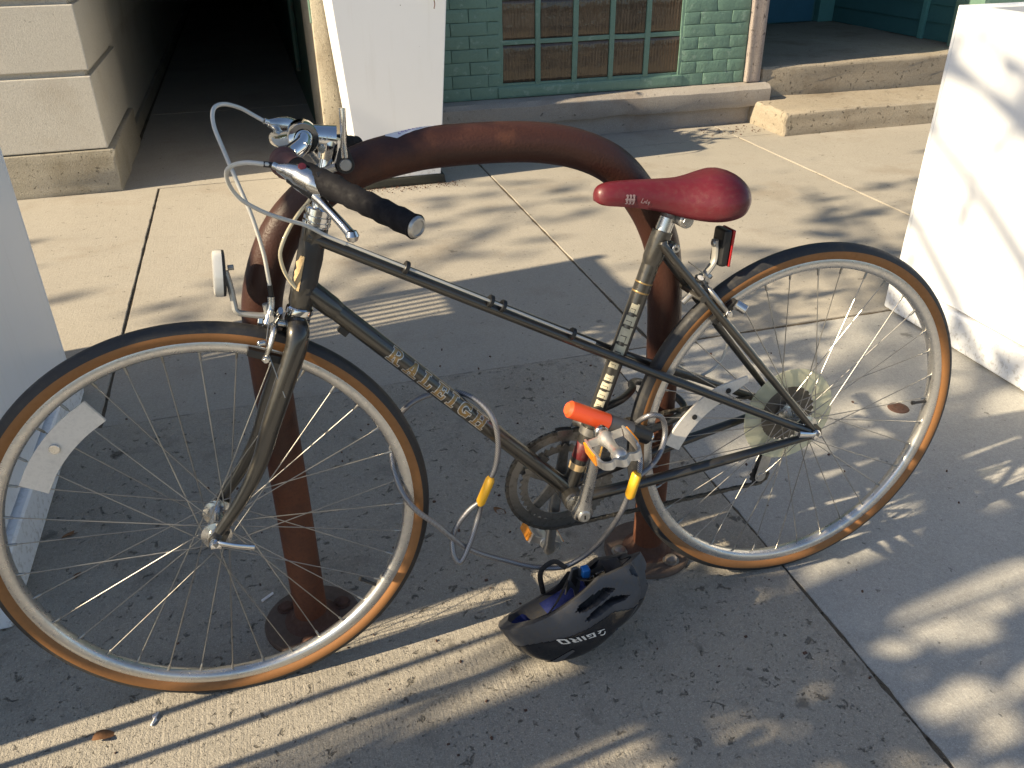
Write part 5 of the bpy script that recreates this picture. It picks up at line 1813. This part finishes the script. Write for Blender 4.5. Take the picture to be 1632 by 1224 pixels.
# saddle
SADX = [(0.4135, 0.004, 0.810, 0.803), (0.410, 0.0125, 0.8195, 0.798), (0.400, 0.0185, 0.8255, 0.795), (0.380, 0.0225, 0.8275, 0.7925), (0.345, 0.0255, 0.8265, 0.787), (0.305, 0.031, 0.8245, 0.777), (0.275, 0.041, 0.8235, 0.768), (0.249, 0.056, 0.8250, 0.763), (0.225, 0.0685, 0.8285, 0.762), (0.203, 0.0735, 0.8310, 0.765), (0.186, 0.070, 0.8275, 0.770), (0.173, 0.058, 0.8185, 0.777), (0.166, 0.038, 0.809, 0.784), (0.1635, 0.012, 0.802, 0.790)]
b = MB()
ns = 21
rows = catmull([(x, w, t_) for x, w, t_, bt in SADX], 4)
rows2 = catmull([(x, w, bt) for x, w, t_, bt in SADX], 4)
for ra_, rb_ in zip(rows, rows2):
    x, w, top, bot = ra_.x, max(0.002, ra_.y), ra_.z, rb_.z
    for k in range(ns):
        u = -1 + 2 * k / (ns - 1)
        a = u * radians(118)
        yy = sin(a)
        yy = w * math.copysign(abs(yy) ** 0.85, yy)
        zz = bot + (top - bot) * (cos(a) - cos(radians(118))) / (1 - cos(radians(118)))
        b.v.append(Vector((x, yy, zz)))
nr = len(rows)
for i in range(nr - 1):
    for k in range(ns - 1):
        b.f.append((i * ns + k, i * ns + k + 1, (i + 1) * ns + k + 1, (i + 1) * ns + k))
    b.f.append((i * ns + ns - 1, i * ns, (i + 1) * ns, (i + 1) * ns + ns - 1))
b.f.append(tuple(range(ns)))
b.f.append(tuple((nr - 1) * ns + k for k in range(ns)))
sad = b.build("saddle", M['saddle'], bike, sharp=70)
def sad_pt(x, zfrac, off=0.0012):
    for i in range(len(rows) - 1):
        if rows[i].x >= x >= rows[i + 1].x:
            t_ = (rows[i].x - x) / (rows[i].x - rows[i + 1].x)
            ra_, rb_ = rows[i].lerp(rows[i + 1], t_), rows2[i].lerp(rows2[i + 1], t_)
            break
    a = radians(118) - zfrac * radians(118)
    yy = (ra_.y) * abs(sin(a)) ** 0.85 + off
    zz = rb_.z + (ra_.z - rb_.z) * (cos(a) - cos(radians(118))) / (1 - cos(radians(118)))
    return Vector((x, yy, zz + off * 0.3))
qs = []
def line(x0, y0, x1, y1, w=0.05):
    dx, dy = x1 - x0, y1 - y0
    L = sqrt(dx * dx + dy * dy)
    nx_, ny_ = -dy / L * w, dx / L * w
    return [(x0 + nx_, y0 + ny_), (x1 + nx_, y1 + ny_), (x1 - nx_, y1 - ny_), (x0 - nx_, y0 - ny_)]
for row_ in (0, 1):
    y0 = 0.1 + row_ * 0.5
    for c in range(3):
        x0 = c * 0.36 + (0.06 if row_ else 0)
        qs += [line(x0, y0, x0 + .22, y0), line(x0 + .22, y0, x0 + .10, y0 + .38), line(x0 + .10, y0 + .38, x0 + .3, y0 + .38), line(x0 + .3, y0 + .38, x0 + .22, y0)]
qs.append(line(0, 0.54, 1.1, 0.54))
scr = [line(1.75, .30, 1.98, .72, .03), line(1.75, .30, 2.05, .28, .03), line(2.05, .3, 2.2, .5, .03), line(2.2, .5, 2.24, .3, .03), line(2.3, .3, 2.46, .62, .03), line(2.32, .3, 2.48, .32, .03), line(2.52, .46, 2.62, .3, .03), line(2.74, .5, 2.55, .12, .03)]
wrap_quads(qs + scr, lambda x, y: sad_pt(0.372 - x * 0.0145, 0.09 + y * 0.30), 3, 3).build("logo", M['grey_ink'], sad)
# seat post, rails, clamp
MB().tube([STT + sd * 0.002, STT - sd * 0.022], 0.0134, 24).build("seat_post", M['alloy'], bike)
MB().tube([STT - sd * 0.022, STT - sd * 0.027, STT - sd * 0.040], [0.0134, 0.0110, 0.0105], 20).build("post_head", M['alloy_d'], bike)
cl = Vector((0.284, 0, 0.772))
MB().cyl(cl + Vector((-0.018, -0.027, -0.012)), cl + Vector((-0.018, 0.027, -0.012)), 0.0125, 24).build("saddle_clamp", M['alloy_d'], bike)
b = MB()
b.cyl(cl + Vector((-0.018, 0.0272, -0.012)), cl + Vector((-0.018, 0.032, -0.012)), 0.0095, 6)
b.build("clamp_nut", M['alloy'], bike)
b = MB()
for s in (1, -1):
    b.tube([(0.395, 0.008 * s, 0.802), (0.34, 0.016 * s, 0.792), (0.27, 0.020 * s, 0.782), (0.215, 0.024 * s, 0.782), (0.176, 0.034 * s, 0.792)], 0.0036, 10, smooth=5)
b.build("saddle_rails", M['chrome'], sad)

# ------------------------------------------------------------------ locks (given in bicycle coordinates)
BM = Matrix.Rotation(pi, 4, 'Z') @ Matrix.Rotation(LEAN, 4, 'X')
def w3(p):
    return BM @ Vector(p)
ul = thing("u_lock", "U lock with an orange end cap round the seat tube and rack leg", "lock", tuple(w3((0.40, 0.045, 0.435))))
def lockpart(mb, name, m, root, **k):
    off = Vector(root.location)
    mb.v = [w3(p) - off for p in mb.v]
    return mb.build(name, m, root, **k)
u0, u1 = Vector((0.474, 0.047, 0.472)), Vector((0.326, 0.047, 0.392))
ud = (u1 - u0).normalized()
Lu = (u1 - u0).length
b = MB().lathe([(0.0, -0.002), (0.010, -0.002), (0.0145, 0.003), (0.0150, 0.008), (0.0150, Lu * 0.47), (0.0, Lu * 0.47)], u0, ud, 28)
lockpart(b, "end_cap", M['orange'], ul)
b = MB().lathe([(0.0, Lu * 0.471), (0.0146, Lu * 0.471), (0.0146, Lu * 0.76), (0.0, Lu * 0.76)], u0, ud, 28)
lockpart(b, "crossbar", M['gunmetal'], ul)
b = MB().lathe([(0.0, Lu * 0.761), (0.0152, Lu * 0.761), (0.0152, Lu * 0.985), (0.012, Lu * 1.0), (0.0, Lu * 1.0)], u0, ud, 28)
lockpart(b, "key_end", M['black'], ul)
b = MB()
b.tube([(0.445, 0.043, 0.456), (0.405, 0.012, 0.441), (0.345, -0.034, 0.427), (0.300, -0.085, 0.418), (0.285, -0.122, 0.410), (0.262, -0.150, 0.398), (0.225, -0.160, 0.380), (0.193, -0.148, 0.364), (0.183, -0.115, 0.359), (0.192, -0.080, 0.357), (0.245, -0.020, 0.377), (0.320, 0.026, 0.390), (0.340, 0.042, 0.398)], 0.0072, 14, smooth=6)
lockpart(b, "shackle", M['black'], ul)
b = MB().cyl(u1 + ud * 0.001, u1 + ud * 0.006, 0.008, 16)
lockpart(b, "key_cover", M['chrome'], ul)

cl_ = thing("cable_lock", "grey braided steel cable with yellow sleeves looped through the front wheel and lock", "cable lock", tuple(w3((0.55, 0.03, 0.2))))
main = [(0.346, 0.030, 0.408), (0.339, 0.046, 0.428), (0.325, 0.056, 0.438), (0.309, 0.056, 0.431), (0.300, 0.054, 0.411), (0.302, 0.060, 0.389), (0.318, 0.076, 0.371), (0.345, 0.097, 0.362), (0.378, 0.110, 0.352), (0.387, 0.110, 0.328), (0.402, 0.100, 0.274), (0.424, 0.070, 0.205), (0.452, 0.050, 0.163), (0.485, 0.040, 0.144), (0.533, 0.030, 0.149), (0.586, 0.028, 0.175), (0.654, 0.034, 0.222), (0.708, 0.034, 0.286), (0.738, 0.030, 0.319), (0.757, 0.016, 0.352), (0.764, -0.004, 0.390), (0.760, -0.022, 0.428), (0.745, -0.034, 0.463), (0.711, -0.036, 0.489), (0.664, -0.030, 0.499), (0.627, -0.004, 0.497), (0.600, 0.024, 0.472), (0.592, 0.033, 0.430), (0.597, 0.032, 0.38), (0.613, 0.030, 0.343), (0.624, 0.030, 0.316), (0.632, 0.028, 0.279), (0.653, 0.040, 0.234), (0.672, 0.046, 0.207), (0.682, 0.040, 0.222), (0.676, 0.026, 0.256), (0.650, 0.026, 0.292), (0.626, 0.031, 0.313)]
cpth = [w3(p) - Vector(cl_.location) for p in catmull(main, 8)]
b = MB()
b.tube(cpth, 0.0048, 14)
co_ = b.build("cable", M['cable'], cl_)
uv_cable(co_, cpth, 0.0048, 14)
b = MB()
rp = catmull([(0.378, 0.112, 0.352), (0.370, 0.108, 0.364), (0.362, 0.092, 0.380), (0.354, 0.060, 0.394), (0.346, 0.030, 0.408)], 8)
b.tube(rp, 0.0050, 12)
lockpart(b, "cable_loop", M['cable'], cl_)
uv_cable(bpy.context.scene.objects[-1] if False else cl_.children[-1], [w3(p) - Vector(cl_.location) for p in rp], 0.005, 12)
def sleeve(a, c, r):
    a, c = Vector(a), Vector(c)
    b = MB()
    b.tube([a, a.lerp(c, 0.06), a.lerp(c, 0.12), a.lerp(c, 0.88), a.lerp(c, 0.94), c], [r * 0.6, r * 0.85, r, r, r * 0.85, r * 0.6], 16, flat=((0, 0, 1), 0.75))
    return lockpart(b, "sleeve", M['yellow'], cl_)
sl1 = sleeve((0.3735, 0.110, 0.366), (0.3885, 0.111, 0.318), 0.0105)
sl2 = sleeve((0.606, 0.032, 0.358), (0.629, 0.030, 0.305), 0.0105)
qs = []
# ------------------------------------------------------------------ helmet
hm = thing("helmet", "grey and black cycle helmet lying upside down under the bicycle pedals", "helmet", (-0.496, -0.060, 0.0))
# built crown down: x forward = towards -X of the place
def hel(th, v, off=0.0):
    """th: 0 = front, pi = rear; v: 0 = rim, 1 = crown"""
    ang = v * pi / 2
    rr = cos(ang) ** 0.72
    front = cos(th)
    a = 0.142 if front > 0 else 0.150
    tail = max(0.0, -front - 0.55) / 0.45
    a += (0.010 + 0.009 * cos((th - pi) * 11)) * tail * (1 - v)
    x = a * front * rr
    y = 0.098 * math.copysign(abs(sin(th)) ** 0.92, sin(th)) * rr
    z = 0.118 * sin(ang) ** 0.92 - 0.012 * (1 - v) * cos(2 * th) * 0.8
    z += 0.035 * tail * (1 - v)
    # ridges running front to back
    k = 0.0045 * cos(abs(y) * 2 * pi / 0.050) * min(1, v * 3) * (1 - max(0, v - 0.85) / 0.15)
    n_ = Vector((x / 0.02, y / 0.0096, z / 0.0139 * 0.8))
    n_ = n_.normalized()
    p = Vector((x, y, z)) + n_ * (k + off)
    return p
HRot = Matrix.Scale(0.925, 4) @ Matrix.Rotation(radians(-30), 4, 'Y') @ Matrix.Rotation(radians(-34), 4, 'X') @ Matrix.Rotation(pi, 4, 'Z') @ Matrix.Rotation(pi, 4, 'X')
HRot = Matrix.Translation((0, 0, 0.002 - min((HRot @ hel(2 * pi * i / 48, j / 24)).z for i in range(48) for j in range(25)))) @ HRot
NU, NV = 180, 72
vents = []
for sy in (1, -1):
    vents += [(radians(112) * sy, 0.120, 0.30, 0.060), (radians(118) * sy, 0.262, 0.37, 0.055), (radians(152) * sy, 0.085, 0.11, 0.065), (radians(156) * sy, 0.235, 0.12, 0.055), (radians(140) * sy, 0.70, 0.30, 0.06)]
vents.append((radians(180), 0.25, 0.12, 0.12))
def in_vent(th, v):
    for (a, c, ha, hc) in vents:
        d_ = (th - a + pi) % (2 * pi) - pi
        sl_ = c + (d_ * 0.10 * (1 if a > 0 else -1))
        if (d_ / ha) ** 2 + ((v - sl_) / hc) ** 2 < 1:
            return True
    return False
def split_v(th):
    # where the grey rim shell meets the glossy crown
    return 0.325 - 0.17 * cos(th) + 0.01 * cos(2 * th)
for nm, keep, mm in (("rim_shell", 0, M['helmet_g']), ("crown_shell", 1, M['helmet_b'])):
    b = MB()
    for j in range(NV + 1):
        v = 0.985 * j / NV
        for i in range(NU):
            b.v.append(HRot @ hel(2 * pi * i / NU, v, 0.0015 if keep else 0.0))
    for j in range(NV):
        for i in range(NU):
            th = 2 * pi * (i + .5) / NU
            v = 0.985 * (j + .5) / NV
            up_ = v > split_v(th)
            if up_ != bool(keep) or in_vent((th + pi) % (2 * pi) - pi, v):
                continue
            i2 = (i + 1) % NU
            b.f.append((j * NU + i, j * NU + i2, (j + 1) * NU + i2, (j + 1) * NU + i))
    if keep:
        b.f.append(tuple(NV * NU + i for i in range(NU)))
    o = b.build(nm, mm, hm, sharp=60)
    md = o.modifiers.new("thickness", 'SOLIDIFY')
    md.thickness = 0.020 if not keep else 0.012
    md.offset = -1.0
    md2 = o.modifiers.new("soft", 'BEVEL')
    md2.width = 0.002
    md2.segments = 2
    md2.limit_method = 'ANGLE'
b = MB()
for j in range(25):
    v = 0.98 * j / 24
    for i in range(64):
        p = hel(2 * pi * i / 64, v, -0.021)
        b.v.append(HRot @ p)
for j in range(24):
    for i in range(64):
        i2 = (i + 1) % 64
        b.f.append((j * 64 + i, j * 64 + i2, (j + 1) * 64 + i2, (j + 1) * 64 + i))
b.build("liner", M['foam'], hm)
# blue pads inside
def pad_strip(t0, t1, v0, v1, off, m, nm):
    b = MB()
    n, k = 16, 6
    for i in range(n + 1):
        for j in range(k + 1):
            e = min(i, n - i, 2) / 2 * min(j, k - j, 2) / 2
            b.v.append(HRot @ hel(t0 + (t1 - t0) * i / n, v0 + (v1 - v0) * j / k, off - 0.007 * min(1, e)))
    for i in range(n):
        for j in range(k):
            a = i * (k + 1) + j
            b.f.append((a, a + k + 1, a + k + 2, a + 1))
    return b.build(nm, m, hm)
pad_strip(radians(-115), radians(-20), 0.03, 0.34, -0.0215, M['blue'], "pad")
pad_strip(radians(-14), radians(40), 0.05, 0.30, -0.0215, M['blue'], "pad")
pad_strip(radians(60), radians(120), 0.05, 0.30, -0.0215, M['blue'], "pad")
pad_strip(radians(-30), radians(30), 0.7, 0.9, -0.0215, M['blue'], "pad")
# find which side faces the camera
side = 1 if (HRot @ hel(radians(90), 0.3)).y < (HRot @ hel(radians(-90), 0.3)).y else -1
qs = []
xx = 0.0
for c, w_ in (('G', .98), ('I', .42), ('R', 1.02), ('O', .98)):
    for q in MONO[c]:
        qs.append([(p[0] + xx, p[1]) for p in q])
    xx += w_ + 0.12
# swoosh mark in front of the word
mk = [line(-1.05, .10, -.30, 1.0, .05)] if False else []
mk += arc(-0.78, 0.42, 0.62, 0.48, 60, 178, 10, 0.92) + [line(-1.35, .12, -.40, .12, .07), [(-.98, .10), (-.74, .10), (-.40, .62), (-.62, .62)], [(-.62, .62), (-.30, .62), (-.42, .44), (-.70, .44)]]
def hmap(x, y):
    # upright helmet: word reads from rear to front on its right-hand side
    th = radians(86) - (x - 1.5) * radians(7.6)
    v = 0.40 - 0.056 * (x - 1.5) + (y - 0.5) * 0.105
    return HRot @ hel(th * side, v, 0.0032)
wrap_quads(qs + mk, hmap, 3, 3).build("lettering", M['white'], hm, smooth=True)
# pale scuffed patch low on the front
b = wrap_quads([[(0, 0), (1.0, 0.15), (1.0, .55), (0, 1)]], lambda x, y: HRot @ hel((radians(25) + x * radians(45)) * side, 0.50 + y * 0.10, 0.0028), 8, 4)
b.build("scuff", M['helmet_g'], hm)
# straps, clip, buckle
def hw(p):
    return Vector(p) - Vector(hm.location)
clipw = w3((0.470, 0.052, 0.150))
for tgt, vv in ((radians(70), 0.02), (radians(128), 0.02), (radians(-70), 0.02), (radians(-125), 0.02)):
    a = HRot @ hel(tgt, vv, -0.016)
    e = hw(clipw) + Vector((0, 0, -0.012))
    mid_ = (a + e) / 2 + Vector((0.0, 0.0, -0.012))
    b = MB().tube([a, mid_, e], 0.0085, 8, smooth=6, flat=((0, 1, 0.3), 0.14))
    b.build("strap", M['strap'], hm)
b = MB().tube([hw(clipw) + Vector((-0.01, 0.0, 0.0)), hw(clipw) + Vector((-0.03, 0.012, 0.010)), hw(clipw) + Vector((-0.055, 0.012, -0.010)), HRot @ hel(-side * radians(70), 0.0, -0.006)], 0.005, 8, smooth=6, flat=((0, 1, 0), 0.25))
b.build("strap", M['strap'], hm)
c = hw(clipw) + Vector((-0.002, -0.014, -0.018))
b = MB()
out = [(-0.016, -0.030), (-0.006, -0.012), (0.000, -0.020), (0.004, -0.042), (0.012, -0.020), (0.014, 0.024), (0.006, 0.032), (-0.004, 0.030), (-0.010, 0.006)]
b.hull([c + Vector((x, 0.0, z_)) for x, z_ in out], [c + Vector((x, -0.006, z_)) for x, z_ in out])
b.build("strap_clip", M['gunmetal'], hm, bevel=0.0015)
b = MB()
out2 = [(-0.006, 0.005), (0.003, -0.012), (0.008, 0.012), (0.006, 0.030), (-0.003, 0.029)]
b.hull([c + Vector((x, -0.0062, z_)) for x, z_ in out2], [c + Vector((x, -0.0080, z_)) for x, z_ in out2])
b.build("clip_inlay", M['black'], hm)
b = MB().box((0.014, -0.012, 0.006), (0.030, 0.006, 0.026))
b.v = [p + c for p in b.v]
b.build("buckle_tip", M['blue_pl'], hm, bevel=0.005, bseg=3)
b = MB()
mt = Matrix.Translation(c + Vector((0.044, 0.006, -0.010))) @ Matrix.Rotation(radians(-14), 4, 'Y')
b.box((-0.018, -0.008, -0.010), (-0.001, 0.004, 0.010), mt)
b.box((0.003, -0.008, -0.010), (0.020, 0.004, 0.012), mt)
b.build("buckle", M['chrome'], hm, bevel=0.002)
b = MB().box((-0.021, -0.004, -0.012), (0.023, 0.006, 0.014), mt)
b.build("buckle_frame", M['black'], hm, bevel=0.002)

# ------------------------------------------------------------------ litter and pavement bits
def litter_leaf(loc, L, Wd, rot, seed, label):
    rg = random.Random(seed)
    b = MB()
    n, k = 10, 4
    for i in range(n + 1):
        t_ = i / n
        w_ = Wd * sin(pi * t_) ** 0.7 + 0.0008
        for j in range(k + 1):
            u = -1 + 2 * j / k
            b.v.append(Vector(((t_ - .5) * L, u * w_, 0.003 + 0.35 * abs(u) * w_ + 0.006 * sin(t_ * 3 + seed) + 0.002 * noise.noise(Vector((i, j, seed))))))
    for i in range(n):
        for j in range(k):
            a = i * (k + 1) + j
            b.f.append((a, a + k + 1, a + k + 2, a + 1))
    o = b.build("dry_leaf", M['dryleaf'], sharp=70)
    o.location = loc
    o.rotation_euler = (0, 0, rot)
    return tag(o, label, "leaf", "dry leaves on the pavement")
litter_leaf((-1.292, -0.049, 0.003), 0.036, 0.010, 0.3, 1, "curled brown leaf on the sunlit pavement below the front wheel")
litter_leaf((-1.425, 0.535, 0.003), 0.055, 0.006, 0.9, 2, "thin brown leaf beside the base of the shaded planter")
litter_leaf((-0.503, 0.335, 0.003), 0.034, 0.009, -0.9, 3, "small brown leaf on the pavement left of the chainring")
litter_leaf((-1.40, 0.385, 0.003), 0.030, 0.006, 0.1, 4, "tiny brown leaf below the thin one by the shaded planter")
b = MB()
pts = [(0, 0), (0.006, 0.010), (0.003, 0.016), (0.011, 0.026), (0.013, 0.024), (0.009, 0.014), (0.011, 0.009), (0.003, -0.002)]
b.hull([(x, y, 0.004) for x, y in pts], [(x, y, 0.0055 + 0.002 * (i % 3)) for i, (x, y) in enumerate(pts)])
o = b.build("paper_scrap", M['paper'], smooth=False)
o.location = (-1.221, -0.046, 0.0)
tag(o, "crumpled white paper scrap on the sunlit pavement below the front wheel", "paper")
b = MB().tube([(0, 0, 0.007), (0.022, 0.016, 0.007)], 0.0028, 8)
o = b.build("cigarette_end", M['paper'])
o.location = (-1.030, 0.197, 0.0)
tag(o, "white cigarette end on the pavement left of the front rack leg", "litter")
b = MB()
b.lathe([(0.0, 0.0012), (0.010, 0.0015), (0.0115, 0.0032), (0.015, 0.0036), (0.017, 0.0022), (0.021, 0.0024), (0.026, 0.0016), (0.030, -0.003)], (0, 0, 0), (0, 0, 1), 28)
o = b.build("anchor_stub", M['rust'])
o.location = (0.655, 0.452, -0.002)
tag(o, "rusty anchor stub set into the pale pavement inside the rear wheel", "anchor")
b = MB()
rg = random.Random(17)
for _ in range(360):
    r_ = rg.random()
    if r_ < 0.45:
        x, y = rg.uniform(-0.5, 0.02), 2.905 - abs(rg.gauss(0, 0.05))
    elif r_ < 0.8:
        x, y = rg.uniform(-1.4, 0.6), rg.uniform(-0.5, 1.2)
    else:
        x, y = rg.uniform(1.6, 2.0), rg.uniform(3.3, 3.5)
    s = rg.uniform(0.0012, 0.0035)
    mt = Matrix.Translation((x, y, 0.003 + s * 0.5)) @ Matrix.Rotation(rg.uniform(0, 3), 4, (rg.random(), rg.random(), rg.random() + 0.01))
    b.box((-s, -s * .7, -s * .5), (s, s * .7, s * .5), mt)
o = b.build("grit", M['rust'], smooth=False)
o['kind'] = 'stuff'
tag(o, "specks of grit and dead moss scattered over the pavement", "grit")
